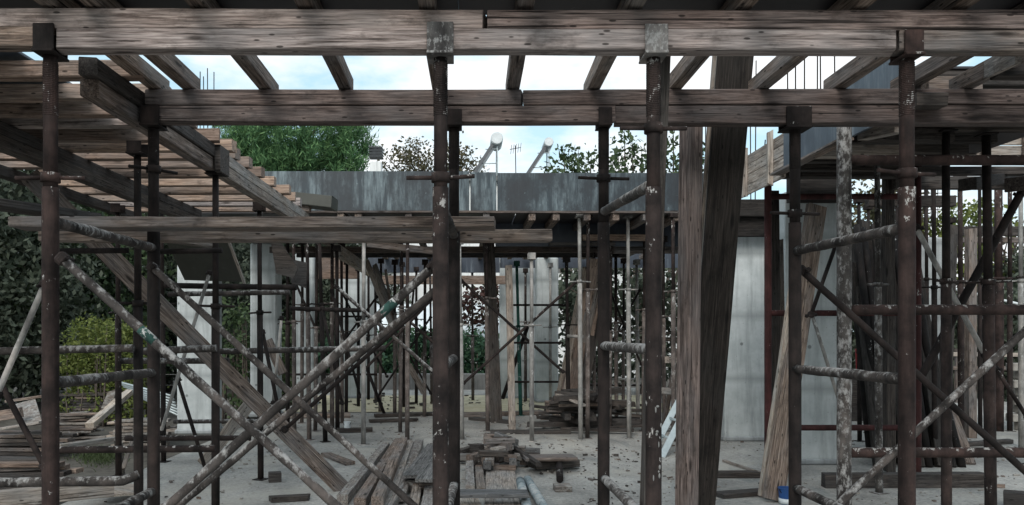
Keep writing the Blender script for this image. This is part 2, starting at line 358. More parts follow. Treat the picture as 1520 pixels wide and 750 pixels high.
def box(name, size, loc, mat, label=None, cat=None, group=None, parent=None, rot=None, bevel=0.004, kind=None):
    bm = bmesh.new(); box_bm(bm, size, bevel=bevel); me = bpy.data.meshes.new(name); bm.to_mesh(me); bm.free()
    mw = Matrix.Translation(loc) @ (rot.to_4x4() if rot is not None else Matrix.Identity(4))
    o = link(name, me, M[mat], parent, mw)
    return tag(o, label, cat, group, kind)
def rz(a): return Matrix.Rotation(a, 3, 'Z')

# ---- props, frames, braces
def collar(parent, c, r, ang, mat, hl=0.11):
    k = tube('collar', [c - Vector((0, 0, 0.022)), c + Vector((0, 0, 0.022))], r * 1.18, mat, parent=parent, seg=14)
    v = Vector((math.cos(ang), math.sin(ang), 0.0))
    for s in (-1, 1):
        a = c + v * s * r * 1.1; b_ = c + v * s * (r + hl + 0.015) + Vector((0, 0, random.uniform(-0.01, 0.01)))
        o = tube('handle', [a, b_], 0.0105, mat, seg=8)
        o.parent = k; o.matrix_basis = WORLD[k.name].inverted() @ WORLD[o.name]
    return k
def u_head(parent, c, w, mat, fork=0.10, name='head_plate'):
    """plate at c (underside of the timber) with two upright cheeks front and back"""
    bm = bmesh.new()
    box_bm(bm, (w, 0.14, 0.012), (0, 0, -0.008), bevel=0.002)
    if fork:
        box_bm(bm, (w * 0.9, 0.008, fork), (0, -0.062, fork / 2), bevel=0.002); box_bm(bm, (w * 0.9, 0.008, fork), (0, 0.062, fork / 2), bevel=0.002)
    me = bpy.data.meshes.new(name); bm.to_mesh(me); bm.free()
    return link(name, me, M[mat], parent, Matrix.Translation(c))
def prop(foot, top, label, group=None, r=0.03, mat='rust', mat2=None, split=0.62, hang=None, fork=0.0, crust=0.0, name='steel_prop', base=True, collars=True, headw=0.12):
    foot, top = Vector(foot), Vector(top)
    rt = root(name, foot, label, 'prop', group)
    c = foot.lerp(top, split)
    tube('outer_tube', [foot + Vector((0, 0, 0.008)), c], r, mat, parent=rt, crust=crust)
    tube('inner_tube', [c - (top - foot).normalized() * 0.02, top], r * 0.76, mat2 or mat, parent=rt)
    if collars: collar(rt, c, r, hang if hang is not None else random.uniform(-0.6, 0.6), mat)
    if base: box('base_plate', (0.13, 0.13, 0.008), foot + Vector((0, 0, 0.004)), mat, parent=rt, rot=rz(random.uniform(-0.5, 0.5)), bevel=0.001)
    u_head(rt, top, headw, mat2 or mat, fork)
    return rt
def weld_frame(pa, pb, tops, zs, label, group, matA, matB, matR, r=0.038, rr=0.026, crustR=0.16, crustP=0.02, name='scaffold_frame', ext=0.0):
    """two posts (floor points pa, pb) joined by rails at heights zs"""
    pa, pb = Vector(pa), Vector(pb)
    rt = root(name, pa, label, 'scaffold', group)
    for p, z, mt in ((pa, tops[0], matA), (pb, tops[1], matB)):
        tube('post', [p + Vector((0, 0, 0.01)), Vector((p.x, p.y, z))], r, mt, parent=rt, crust=crustP, seg=16)
        box('base_plate', (0.15, 0.15, 0.01), p + Vector((0, 0, 0.005)), 'rust_dark', parent=rt, bevel=0.002)
    d = (pb - pa).normalized()
    for za, zb in zs:
        a = Vector((pa.x, pa.y, za)) + d * r * 0.7; b_ = Vector((pb.x, pb.y, zb)) - d * r * 0.7
        tube('rail', [a, b_], rr, matR, parent=rt, crust=crustR, seg=14)
    return rt
def brace(p, q, label, r=0.021, mat='crust', crust=0.12, group='diagonal brace tubes', name='brace_tube', band=None):
    p, q = Vector(p), Vector(q)
    rt = root(name, p, label, 'brace', group)
    tube('tube', [p, q], r, mat, parent=rt, crust=crust)
    d = (q - p).normalized()
    if band: tube('paint_band', [p.lerp(q, band), p.lerp(q, band + 0.045)], r * 1.12, 'band', parent=rt)
    for e, s in ((p, 1), (q, -1)):
        bm = bmesh.new(); box_bm(bm, (0.055, 0.05, 0.06), (0, 0, 0), bevel=0.012); box_bm(bm, (0.018, 0.10, 0.018), (0.02, 0, 0.015), bevel=0.003); box_bm(bm, (0.03, 0.016, 0.03), (0.02, -0.05, 0.015), bevel=0.004)
        me = bpy.data.meshes.new('clamp'); bm.to_mesh(me); bm.free(); link('clamp', me, M['rust_dark'], rt, frame_to(e + d * s * 0.02, e + d * (s * 0.02 + 1.0)))
    return rt
# ---- foliage
def leaf_mesh(name, clumps, n, size, spread, aspect=0.55, droop=0.0, up=0.0):
    """clumps: list of points; n leaves in all scattered round them"""
    vs_, fs = [], []
    for i in range(n):
        c = random.choice(clumps)
        p = Vector(c) + Vector((random.gauss(0, 1), random.gauss(0, 1), random.gauss(0, 0.8))) * spread
        d = Vector((random.gauss(0, 1), random.gauss(0, 1), random.gauss(0, 1) + up - droop))
        if d.length < 1e-3: continue
        d.normalize(); s = d.orthogonal().normalized(); s.rotate(Matrix.Rotation(random.uniform(0, 6.28), 3, d))
        l = size * random.uniform(0.6, 1.35); w = l * aspect * 0.5
        k = len(vs_)
        vs_ += [p, p + d * l * 0.5 + s * w, p + d * l, p + d * l * 0.5 - s * w]; fs.append((k, k + 1, k + 2, k + 3))
    me = bpy.data.meshes.new(name); me.from_pydata(vs_, [], fs); me.update(); return me
def blob_clumps(blobs, n):
    out = []; wts = [b[1][0] * b[1][1] * b[1][2] for b in blobs]
    for i in range(n):
        c, rr = random.choices(blobs, wts)[0]
        while True:
            v = Vector((random.uniform(-1, 1), random.uniform(-1, 1), random.uniform(-1, 1)))
            if v.length <= 1: break
        v = v.normalized() * (v.length ** 0.55)
        v *= 1 + 0.22 * noise.noise(v * 2.3 + Vector(c))
        out.append(Vector(c) + Vector((v.x * rr[0], v.y * rr[1], v.z * rr[2])))
    return out
def tree(name, label, base, blobs, nclump, nleaf, size, spread, mat, trunk_r=0.12, cat='tree', group=None, aspect=0.55, up=0.0, limbs=7):
    base = Vector(base); rt = root(name, base, label, cat, group)
    cl = blob_clumps(blobs, nclump)
    cen = sum((Vector(b[0]) for b in blobs), Vector()) / len(blobs)
    me = leaf_mesh('crown', cl, nleaf, size, spread, aspect, up=up)
    link('crown', me, M[mat], rt)
    bm = bmesh.new()
    def limb(a, b_, r0, r1):
        mid = a.lerp(b_, 0.5) + Vector((random.gauss(0, 1), random.gauss(0, 1), 0)) * (b_ - a).length * 0.06
        t = tube_mesh('t', [a, mid, b_], r0, 7, r1=r1); t.transform(Matrix.Translation(a)); bm.from_mesh(t); bpy.data.meshes.remove(t)
    fork = base.lerp(Vector((cen.x, cen.y, cen.z)), 0.75)
    limb(base - Vector((0, 0, 0.1)), fork, trunk_r, trunk_r * 0.6)
    for c in random.sample(cl, min(limbs, len(cl))): limb(fork, c, trunk_r * 0.45, trunk_r * 0.1)
    me = bpy.data.meshes.new('trunk'); bm.to_mesh(me); bm.free()
    link('trunk', me, M['bark'], rt, smooth=True)
    return rt

# =================================================================== THE SETTING
def grid_sheet(name, x0, x1, y0, y1, z, nx, ny, amp, mat, kind='structure'):
    vs_, fs = [], []
    for j in range(ny + 1):
        for i in range(nx + 1):
            x = x0 + (x1 - x0) * i / nx; y = y0 + (y1 - y0) * j / ny
            pit = 0.0
            if name == 'yard' and x < -3.0:       # the trench left open along the slab edge
                pit = 1.35 * max(0.0, min(1.0, (x + 6.2) / 0.7)) * max(0.0, min(1.0, (10.6 - y) / 1.2))
            vs_.append((x, y, z - pit + amp * noise.noise(Vector((x * 0.35, y * 0.35, 3.3)))))
    for j in range(ny):
        for i in range(nx):
            a = j * (nx + 1) + i; fs.append((a, a + 1, a + nx + 2, a + nx + 1))
    me = bpy.data.meshes.new(name); me.from_pydata(vs_, [], fs); me.update()
    return tag(link(name, me, M[mat], smooth=True), None, None, kind=kind)
ZG = -0.45
box('ground', (1600, 1600, 0.2), (0, 500, ZG - 2.0), 'yard', kind='structure', bevel=0)
grid_sheet('yard', -60, -3.74, -6, 90, ZG, 160, 220, 0.16, 'yard')
grid_sheet('yard', -3.75, 12.02, 21.48, 90, ZG, 30, 100, 0.1, 'yard')
grid_sheet('yard', 12.0, 60, -6, 90, ZG, 40, 100, 0.1, 'yard')
box('floor_slab', (15.75, 25.5, 0.42), (4.125, 8.75, -0.21), 'floor', kind='structure', bevel=0.015)
grid_sheet('sand', -3.6, 4.2, 15.0, 18.8, 0.012, 40, 24, 0.01, 'sand', 'stuff')

# ------------------------------------------------------------------ concrete columns
def column(px0, px1, d, z1, depth, label, mat='column', cham=0.03):
    x0 = (px0 - CX) / F * d; x1 = (px1 - CX) / F * d; w = x1 - x0
    rt = root('concrete_column', (x0 + w / 2, d + depth / 2, 0), label, 'column', 'cast concrete columns')
    bm = bmesh.new(); box_bm(bm, (w, depth, z1), (0, 0, z1 / 2), bevel=cham)
    bmesh.ops.recalc_face_normals(bm, faces=bm.faces)
    me = bpy.data.meshes.new('shaft'); bm.to_mesh(me); bm.free()
    link('shaft', me, M[mat], rt, WORLD[rt.name])
    bm = bmesh.new()
    box_bm(bm, (w + 0.05, depth + 0.05, 0.07), (0, 0, 0.035), bevel=0.015)
    me = bpy.data.meshes.new('kicker'); bm.to_mesh(me); bm.free(); link('kicker', me, M['column_grey'], rt, WORLD[rt.name])
    return rt
column(262, 318, 11.9, 3.2, 0.4, 'pale concrete column behind the left cross braces, nearest on the left side')
column(371, 411, 14.2, 3.2, 0.4, 'pale concrete column seen behind the wooden raking plank')
column(437, 466, 16.2, 3.2, 0.4, 'narrow pale concrete column far back left of the wide wall panel')
column(497, 557, 18.0, 3.2, 0.3, 'wide pale concrete wall panel at the far left of the white sheeting')
column(742, 795, 18.0, 3.2, 0.3, 'wide pale concrete wall behind the raw wooden post and green prop')
column(797, 829, 17.0, 3.2, 0.5, 'pale grooved concrete column just left of the leaning planks')
column(1076, 1137, 11.15, 2.97, 0.5, 'bluish concrete column between the leaning boards and the red frame', cham=0.015)
column(1165, 1252, 9.2, 3.24, 0.5, 'broad smooth concrete column behind the leaning plank bundle', cham=0.01)
column(1363, 1402, 12.5, 3.1, 0.4, 'grey concrete pier behind the leaning props on the right', 'column_grey')

# ------------------------------------------------------------------ front double beam (line A) and the second one (line B)
DA, DB = 3.65, 4.87
def hbeam(px0, px1, d, y0, y1, label, mat='wood_front', deep=0.10, group='horizontal formwork beams', off=0.0, dx=0.0):
    z1 = H - (y0 - CY) / F * d; z0 = H - (y1 - CY) / F * d
    a = XY(px0, d, (z0 + z1) / 2); b_ = XY(px1, d, (z0 + z1) / 2 + dx)
    a.y += deep / 2 + off; b_.y += deep / 2 + off
    return timber('formwork_beam', a, b_, deep, z1 - z0, mat, label, 'beam', group)
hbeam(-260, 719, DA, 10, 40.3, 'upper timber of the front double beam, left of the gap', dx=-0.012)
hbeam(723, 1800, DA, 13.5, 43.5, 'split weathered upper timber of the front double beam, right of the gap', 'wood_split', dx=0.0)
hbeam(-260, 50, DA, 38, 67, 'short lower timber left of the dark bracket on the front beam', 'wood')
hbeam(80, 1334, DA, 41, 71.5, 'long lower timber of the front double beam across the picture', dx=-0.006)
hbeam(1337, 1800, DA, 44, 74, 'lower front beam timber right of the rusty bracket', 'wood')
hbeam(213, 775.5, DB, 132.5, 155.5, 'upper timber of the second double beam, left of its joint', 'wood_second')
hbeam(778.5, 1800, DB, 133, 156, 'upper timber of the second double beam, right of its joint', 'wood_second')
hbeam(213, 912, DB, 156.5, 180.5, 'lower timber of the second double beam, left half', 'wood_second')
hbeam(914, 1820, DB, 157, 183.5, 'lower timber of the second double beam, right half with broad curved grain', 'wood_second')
# joists lying across both beams, running away from the viewer
JX = [(-1.99, 'first'), (-1.77, 'second'), (-1.283, 'third'), (-0.77, 'fourth'), (-0.2, 'fifth'), (0.275, 'sixth'), (0.79, 'seventh'), (1.31, 'eighth'), (1.86, 'ninth'), (2.34, 'tenth'), (2.79, 'eleventh'), (3.14, 'last')]
for x, nth in JX:
    x += random.uniform(-0.012, 0.012); y1 = random.uniform(5.0, 5.12)
    lab = {'fifth': 'joist over the front beam hidden by the tall middle post', 'sixth': 'joist over the front beam just right of the middle post',
           'last': 'joist over the front beam at the far right beside the dark soffit'}.get(nth, f'joist laid across both front beams, {nth} counting from the left')
    timber('joist', (x, 3.22 + random.uniform(-.08, .08), 3.183), (x + random.uniform(-0.02, 0.02), y1, 3.172), 0.082, 0.1, 'wood', lab, 'joist', 'joists across the two front beams')
# plywood over the joists in front
for i, (x0, x1, where) in enumerate([(-4.9, -2.5005, 'leftmost'), (-2.5, -0.0505, 'above the left bay'), (-0.05, 2.39, 'above the middle and right bay'), (2.4, 4.9, 'rightmost')]):
    box('plywood_sheet', (x1 - x0, 0.62, 0.02), ((x0 + x1) / 2, 3.72 + (0.05 if i % 2 else 0), 3.247), 'ply_dark', f'dark plywood sheet over the joists at the top edge, {where}', 'plywood', 'plywood sheets over the front joists')

# ------------------------------------------------------------------ left slab formwork
def ybeam(x, d0, d1, z, label, w=0.1, h=0.1, mat='wood', group='beams running back under the left slab', x1=None):
    return timber('formwork_beam', (x, d0, z), (x1 if x1 is not None else x, d1, z), w, h, mat, label, 'beam', group)
ybeam(-2.13, 4.36, 6.45, 2.962, 'lower timber of the receding left edge beam, near length', mat='wood')
ybeam(-2.11, 4.30, 6.40, 3.064, 'upper timber of the receding left edge beam, near length with a dark end', mat='wood_dark')
ybeam(-2.12, 6.48, 10.25, 2.962, 'lower timber of the receding left edge beam, far length', mat='wood_pale')
ybeam(-2.12, 6.46, 10.1, 3.064, 'upper timber of the receding left edge beam, far length', mat='wood_pale')
box('timber_cleat', (0.05, 0.24, 0.22), (-2.04, 6.42, 3.0), 'wood_dark', 'dark square block where the left edge beam is joined', 'block')
ybeam(-3.42, 3.9, 9.9, 2.965, 'lower timber of the second receding beam at far left', mat='wood_dark')
ybeam(-3.42, 4.1, 9.8, 3.066, 'upper timber of the second receding beam at far left', mat='wood_dark')
ybeam(-4.3, 4.6, 10.1, 3.06, 'outermost receding beam at the left picture edge', mat='wood_dark')
DL = [4.66, 5.12, 5.5, 5.81, 6.23, 6.61, 6.92, 7.28, 7.74, 8.18, 8.67, 9.13, 9.53, 9.95]
ordn = ['nearest', 'second nearest', 'third nearest', 'fourth nearest', 'fifth nearest', 'sixth nearest', 'seventh nearest', 'seventh from the back', 'sixth from the back', 'fifth from the back', 'fourth from the back', 'third from the back', 'next to last', 'farthest']
for i, d in enumerate(DL):
    xl = -6.2 if d < 6.6 else -4.45 + random.uniform(-0.25, 0.15)
    ml = 'wood_joist' if i in (0, 1, 2, 4, 6, 7) else ('wood_warm' if i in (5, 8, 9, 10, 11, 13) else 'wood_front')
    timber('joist', (xl, d, 3.166 + random.uniform(-.004, .004)), (-2.0 + random.uniform(-0.07, 0.04), d + random.uniform(-.03, .03), 3.168), 0.1, 0.1, ml,
           f'crosswise joist of the left slab, {ordn[i]} to the viewer', 'joist', 'crosswise joists of the left slab')
# a few extra boards between the joists
for i, (d, x0, x1) in enumerate([(5.33, -6.0, -3.0), (6.42, -5.6, -2.75), (7.5, -4.3, -2.7), (8.42, -4.2, -2.2)]):
    timber('plank', (x0, d, 3.229), (x1, d, 3.229), 0.18, 0.022, 'wood_warm' if i > 1 else 'wood_dark', f'thin board bridging the left joists, {["front", "second", "third", "rear"][i]} one', 'plank', 'boards on the left joists')
for i, (d0, d1) in enumerate([(3.9, 6.3)]):
    box('plywood_sheet', (3.4, d1 - d0, 0.02), (-4.37, (d0 + d1) / 2, 3.255), 'ply_side' if i == 0 else 'ply_dark', ['bluish plywood sheet over the left slab joists at the corner', 'dark plywood sheet over the left joists farther back'][i], 'plywood', 'plywood sheets over the left joists')

# ------------------------------------------------------------------ courtyard: far formwork wall, drop beams and the back slab
D2 = 11.2
def panel(px0, px1, y0, y1, d, mat, label, th=0.022, group='blue plywood formwork panels', batten=True):
    x0, x1 = (px0 - CX) / F * d, (px1 - CX) / F * d; z1, z0 = H - (y0 - CY) / F * d, H - (y1 - CY) / F * d
    rt = root('plywood_formwork', ((x0 + x1) / 2, d, z0), label, 'formwork panel', group)
    box('plywood', (x1 - x0 - 0.006, th, z1 - z0), ((x0 + x1) / 2, d, (z0 + z1) / 2), mat, parent=rt, bevel=0.003)
    if batten:
        n = max(2, int((x1 - x0) / 0.8))
        for i in range(n):
            x = x0 + (x1 - x0) * (i + 0.5) / n
            box('batten', (0.08, 0.05, z1 - z0 - 0.02), (x, d + th / 2 + 0.026, (z0 + z1) / 2), 'wood', parent=rt)
    return rt
panel(388, 697, 254.5, 313, D2, 'ply', 'long stained blue formwork panel across the courtyard, left of the middle post')
panel(698, 737, 256, 313, D2 + 0.004, 'ply', 'narrow blue formwork panel just right of the middle post')
panel(738, 1075, 257, 313.5, D2, 'ply', 'long blue formwork panel across the courtyard, right of the middle post')
timber('plank', XY(392, 11.13, 3.292), XY(1060, 11.13, 3.285), 0.09, 0.03, 'wood', 'long thin plank under the blue courtyard panels', 'plank')
for px, w in ((425, 10), (505, 12), (531, 14), (606, 12), (668, 10), (722, 11), (790, 9), (826, 9)):
    x = (px - CX) / F * 11.1
    timber('joist', (x, 11.12, 3.225), (x, 17.3, 3.225), 0.095, 0.1, 'wood', 'joist end poking out under the blue courtyard panels', 'joist', 'joists of the back slab')
for px in (872, 915, 960, 1005, 1050, 1095):
    x = (px - CX) / F * 11.1
    timber('joist', (x, 11.12, 3.225), (x, 17.3, 3.225), 0.095, 0.1, 'wood', 'back slab joist behind the right courtyard props', 'joist', 'right joists of the back slab')
for i, (x0, x1) in enumerate([(-4.2, -1.76), (-1.75, 0.69), (0.7, 3.14), (3.15, 5.6)]):
    box('plywood_sheet', (x1 - x0, 3.9, 0.02), ((x0 + x1) / 2, 13.2, 3.3), 'ply_dark', f'plywood underside of the back slab, {["leftmost", "second from left", "third from left", "rightmost"][i]} strip', 'plywood', 'plywood of the back slab')
panel(735, 1010, 320, 366, 12.3, 'ply_plain', 'dull navy drop beam panel below the right courtyard panel')
panel(546, 742, 377, 405, 17.35, 'ply_plain', 'dark navy drop beam panel above the white sheeting')
panel(742, 1050, 377, 398, 17.5, 'ply_plain', 'dark far drop beam panel above the pale wall')
timber('formwork_beam', P(566, 416, 17.3), P(750, 416, 17.3), 0.1, 0.19, 'wood_warm', 'warm coloured timber under the far navy drop beam', 'beam')
for px0, px1, d, y0, y1, mt, lab in [
    (380, 560, 12.4, 347, 356, 'wood_warm', 'warm brown ledger under the back slab at left'),
    (400, 1010, 13.6, 366, 375, 'wood', 'long ledger timber under the back slab'),
    (440, 930, 15.2, 375, 382, 'wood_dark', 'dark ledger timber farther back under the back slab'),
    (452, 530, 16.4, 383, 414, 'wood_warm', 'warm boarded beam side far back on the left'),
    (865, 960, 12.15, 348, 357, 'wood_warm', 'short light brown timber right of the plank stack, below navy panel'),
    (912, 1008, 12.5, 358, 376, 'wood', 'thick brown timber below the navy drop beam near the right posts'),
    (816, 914, 12.1, 360, 364, 'wood_dark', 'thin dark timber below the navy drop beam'),
    (985, 1040, 12.6, 350, 372, 'wood', 'brown timber end between the right front posts')]:
    hbeam(px0, px1, d, y0, y1, lab, mt)
timber('formwork_beam', P(500, 372, 12.4), P(548, 403, 16.5), 0.1, 0.2, 'wood_pale', 'pale receding timber far back, above the dark tube lattice', 'beam')
timber('formwork_beam', P(545, 362, 11.6), P(655, 374, 11.9), 0.08, 0.1, 'wood', 'slightly sloping timber below the long foreground plank', 'beam')
# dark tilted board end lying on the left end of the far wall
timber('plank', P(432, 296, 10.0), P(497, 303, 10.0), 0.35, 0.15, 'ply_green', 'dark stacked board end sticking out above the plank at the left beam end', 'board')
# ------------------------------------------------------------------ right slab formwork along the courtyard
XR = 2.8
def side_board(d0, d1, z0, z1, label, mat, th=0.024, x=XR, group='boards of the right side formwork'):
    return timber('formwork_board', (x, d0, (z0 + z1) / 2), (x, d1, (z0 + z1) / 2), th, z1 - z0, mat, label, 'board', group)
for i, (z0, z1) in enumerate([(2.95, 3.045), (3.05, 3.145), (3.15, 3.245), (3.25, 3.345)]):
    side_board(6.85, 8.3, z0, z1, f'grey side board at the right slab edge, {["lowest", "second from bottom", "third from bottom", "topmost"][i]}', 'wood_pale')
for d, n in ((7.75, 'far'), (7.1, 'near')):
    timber('batten', (XR - 0.035, d, 2.93), (XR - 0.035, d, 3.42), 0.05, 0.045, 'wood_pale', f'upright batten nailed on the grey side boards, {n} one', 'batten')
box('plywood_formwork', (0.02, 1.9, 0.40), (XR - 0.004, 5.9, 3.205), 'ply_side', 'blue grey plywood side panel at the right slab edge', 'formwork panel')
box('plywood_formwork', (0.02, 1.2, 0.17), (XR + 0.16, 4.3, 3.325), 'ply_plain', 'dark navy plywood strip above the joists at the upper right', 'formwork panel')
timber('plank', (XR - 0.06, 5.6, 2.985), (XR - 0.06, 6.9, 2.985), 0.1, 0.02, 'wood', 'thin bent plank under the blue grey side panel', 'plank')
for i in range(9):
    d = 5.25 + i * 0.4
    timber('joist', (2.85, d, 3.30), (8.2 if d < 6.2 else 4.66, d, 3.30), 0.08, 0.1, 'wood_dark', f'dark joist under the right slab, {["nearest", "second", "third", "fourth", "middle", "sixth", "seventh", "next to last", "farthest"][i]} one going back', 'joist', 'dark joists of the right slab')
box('plywood_sheet', (2.2, 3.7, 0.02), (3.95, 7.05, 3.362), 'ply_dark', 'dark plywood under the right slab beside the side panel', 'plywood')
for i in range(4):
    d = 5.3 + i * 0.27
    timber('soffit_board', (5.06, d, 3.362), (8.3, d, 3.362), 0.255, 0.022, 'wood_pale', 'pale soffit board of the right slab', 'board', 'pale soffit boards of the right slab')
for i, (y0, y1) in enumerate([(186, 200), (201, 215), (216, 231)]):
    hbeam(1392, 1640, 7.7, y0, y1, f'pale board of the beam side under the right slab, {["top", "middle", "bottom"][i]} one', 'wood_pale', deep=0.03, group='pale beam side boards at right')
for px in (1396, 1458, 1520):
    hbeam(px, px + 9, 7.66, 184, 233, {1396: 'upright batten at the left end of the pale beam side boards', 1458: 'upright batten in the middle of the pale beam side boards', 1520: 'upright batten on the pale beam side boards at the picture edge'}[px], 'wood', deep=0.03, group=None)
for px0, px1, d, y0, y1, mt, lab in [
    (1362, 1406, 4.76, 137, 157, 'wood_dark', 'short dark timber end right of the rusty post'),
    (1380, 1458, 5.12, 113, 136, 'wood', 'rough timber resting on the second beam at right'),
    (1380, 1700, 5.12, 137, 160, 'wood_dark', 'long shadowed timber behind the second beam at right'),
    (1484, 1700, 4.5, 82, 112, 'wood_dark', 'rough dark timber at the upper right corner'),
    (1212, 1345, 6.6, 214, 233, 'wood_pale', 'timber below the blue grey side panel with a frayed end'),
    (1283, 1420, 6.3, 189, 208, 'wood_dark', 'dark timber stub ending left of the rusty post'),
    (1365, 1600, 7.6, 247, 259, 'wood_dark', 'long dark ledger right of the rusty post'),
    (1190, 1330, 8.2, 240, 262, 'wood_dark', 'dark deep ledger over the broad column'),
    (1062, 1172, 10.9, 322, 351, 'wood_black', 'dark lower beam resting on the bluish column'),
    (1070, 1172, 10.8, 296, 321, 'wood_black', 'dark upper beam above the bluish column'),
    (1405, 1560, 13.0, 336, 350, 'wood_dark', 'grey brown beam under the yellow green tree at right'),
    (1398, 1560, 12.6, 352, 360, 'wood', 'thin plank under the grey brown beam at right'),
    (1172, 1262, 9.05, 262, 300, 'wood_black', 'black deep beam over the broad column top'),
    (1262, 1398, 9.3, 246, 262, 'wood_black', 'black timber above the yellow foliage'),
    (1290, 1420, 9.6, 290, 306, 'wood_dark', 'dark timber behind the tops of the leaning poles'),
    (1330, 1700, 8.6, 262, 280, 'wood_dark', 'dark ledger at the back edge of the right slab')]:
    hbeam(px0, px1, d, y0, y1, lab, mt)
timber('formwork_beam', P(1282, 199, 6.1), P(1340, 186, 5.5), 0.1, 0.1, 'wood_pale', 'timber with a square pale end pointing left of the rusty post', 'beam')
timber('formwork_beam', P(1436, 274, 6.5), P(1436 + 70, 262, 8.6), 0.13, 0.1, 'wood_dark', 'round ended timber stub against the sky on the right', 'beam')
timber('formwork_beam', P(1507, 274, 6.5), P(1507 + 60, 262, 8.6), 0.15, 0.12, 'wood_dark', 'thick timber stub against the sky at the right edge', 'beam')
timber('plank', P(1440, 118, 5.1), P(1512, 80, 4.0), 0.03, 0.1, 'wood_pale', 'pale edge plank under the dark upper right soffit', 'plank')
# rebars standing up from the columns
def rebar(px, d, y0, y1, group, label):
    tube('rebar', [P(px, y1, d), P(px + random.uniform(-1.5, 1.5), y0, d)], 0.008, 'rust_dark', label, 'rebar', group, seg=6)
for px in (284, 291, 297, 303, 309, 317): rebar(px, 12.05, 100 + random.uniform(0, 26), 300, 'rebars above the left slab', 'thin rebar standing above the left slab edge')
for px in (1041, 1047, 1053): rebar(px, 11.5, 176, 300, 'rebars by the leaning boards', 'thin rebar standing left of the leaning boards')
for px in (1114.5, 1121): rebar(px, 11.4, 90, 300, 'rebars above the side boards', 'rebar standing behind the grey side boards')
for px in (1170, 1181, 1194, 1213, 1219, 1240): rebar(px, 9.5, 60 + random.uniform(0, 20), 262, 'rebars above the right slab', 'thin rebar standing above the right slab edge')

# =================================================================== SCAFFOLD FRAMES
ZR = [(2.12, 2.12), (1.345, 1.33), (0.58, 0.58)]
def front_frame(pxa, pxb, zs, label, ma, mb, mr, hang=(0.0, 0.1)):
    pa = XY(pxa, DA + 0.05, 0); pb = XY(pxb, DB + 0.05, 0)
    rt = weld_frame(pa, pb, (2.28, 2.28), zs, label, 'scaffold frames carrying the front beams', ma, mb, mr)
    for p, z, mt, mh in ((pa, 2.916, ma, 'rust'), (pb, 2.90, mb, 'rust_dark')):
        tube('screw_jack', [Vector((p.x, p.y, 2.2)), Vector((p.x, p.y, z - 0.01))], 0.0325, mt, parent=rt, seg=14)
        rings = []
        for k in range(30):
            zz = 2.62 + k * 0.0085; rings += [(zz, 0.0328), (zz + 0.0042, 0.0355)]
        vs_, fs = [], []; sg = 14
        for zz, rr in rings: vs_ += [(p.x + rr * math.cos(2 * math.pi * j / sg), p.y + rr * math.sin(2 * math.pi * j / sg), zz) for j in range(sg)]
        for k in range(len(rings) - 1): fs += [(k * sg + j, k * sg + (j + 1) % sg, (k + 1) * sg + (j + 1) % sg, (k + 1) * sg + j) for j in range(sg)]
        me = bpy.data.meshes.new('thread'); me.from_pydata([(v[0] - p.x, v[1] - p.y, v[2]) for v in vs_], [], fs); me.update(); link('thread', me, M[mt], rt, Matrix.Translation((p.x, p.y, 0)))
    return rt, pa, pb
fr1, a1, b1 = front_frame(75, 228, ZR, 'rusty scaffold frame at the left, joining the first post to the one behind', 'rust_red', 'rust_dark', 'crust')
fr2, a2, b2 = front_frame(654, 674, [(2.2, 2.2), (1.42, 1.42), (0.62, 0.62)], 'tall rusty scaffold frame in the middle, its back post hidden behind', 'rust', 'rust_dark', 'crust')
fr3, a3, b3 = front_frame(970, 896, [(2.30, 2.35), (1.505, 1.50), (0.66, 0.66)], 'scaffold frame right of centre with a grey sloping rail', 'rust', 'rust_dark', 'crust_grey')
fr4, a4, b4 = front_frame(1346, 1180, [(2.09, 2.10), (1.362, 1.354), (0.60, 0.60)], 'speckled rusty scaffold frame on the right with caked rails', 'rust_red', 'rust_dark', 'crust')
for fr, p, zc, ang, mt in ((fr1, a1, H + (490 - 264) / F * 3.7, 0.05, 'rust_red'), (fr2, a2, H + (490 - 264) / F * 3.7, 0.0, 'rust'), (fr3, a3, H + (490 - 191) / F * 3.7, 0.1, 'rust'), (fr4, a4, H + (490 - 258) / F * 3.7, 0.25, 'rust_red'),
                          (fr1, b1, 2.62, 0.9, 'rust_dark'), (fr3, b3, H + (490 - 265) / F * 4.92, 0.05, 'rust_dark'), (fr4, b4, H + (490 - 317) / F * 4.92, 0.1, 'rust_dark')):
    collar(fr, Vector((p.x, p.y, zc)), 0.038, ang, mt)
# forked heads with face plates
def head(fr, p, z, w, h, mat, name='fork_head', dback=0.10):
    bm = bmesh.new()
    box_bm(bm, (w, dback + 0.06, 0.012), (0, 0, -0.010), bevel=0.002)
    for s in (-1, 1): box_bm(bm, (w, 0.010, h), (0, s * (dback / 2 + 0.012), h / 2 - 0.01), bevel=0.003)
    me = bpy.data.meshes.new(name); bm.to_mesh(me); bm.free(); link(name, me, M[mat], fr, Matrix.Translation((p.x, p.y, z)))
head(fr1, a1, 2.922, 0.10, 0.13, 'rust_dark'); head(fr2, a2, 2.912, 0.125, 0.145, 'plate'); head(fr3, a3, 2.912, 0.108, 0.135, 'plate'); head(fr4, a4, 2.906, 0.09, 0.115, 'rust_red')
head(fr1, b1, 2.898, 0.12, 0.12, 'rust_dark'); head(fr2, b2, 2.898, 0.10, 0.10, 'rust_dark'); head(fr3, b3, 2.898, 0.085, 0.11, 'rust_dark'); head(fr4, b4, 2.884, 0.16, 0.13, 'rust_dark')
random.seed(77)
bm = bmesh.new()
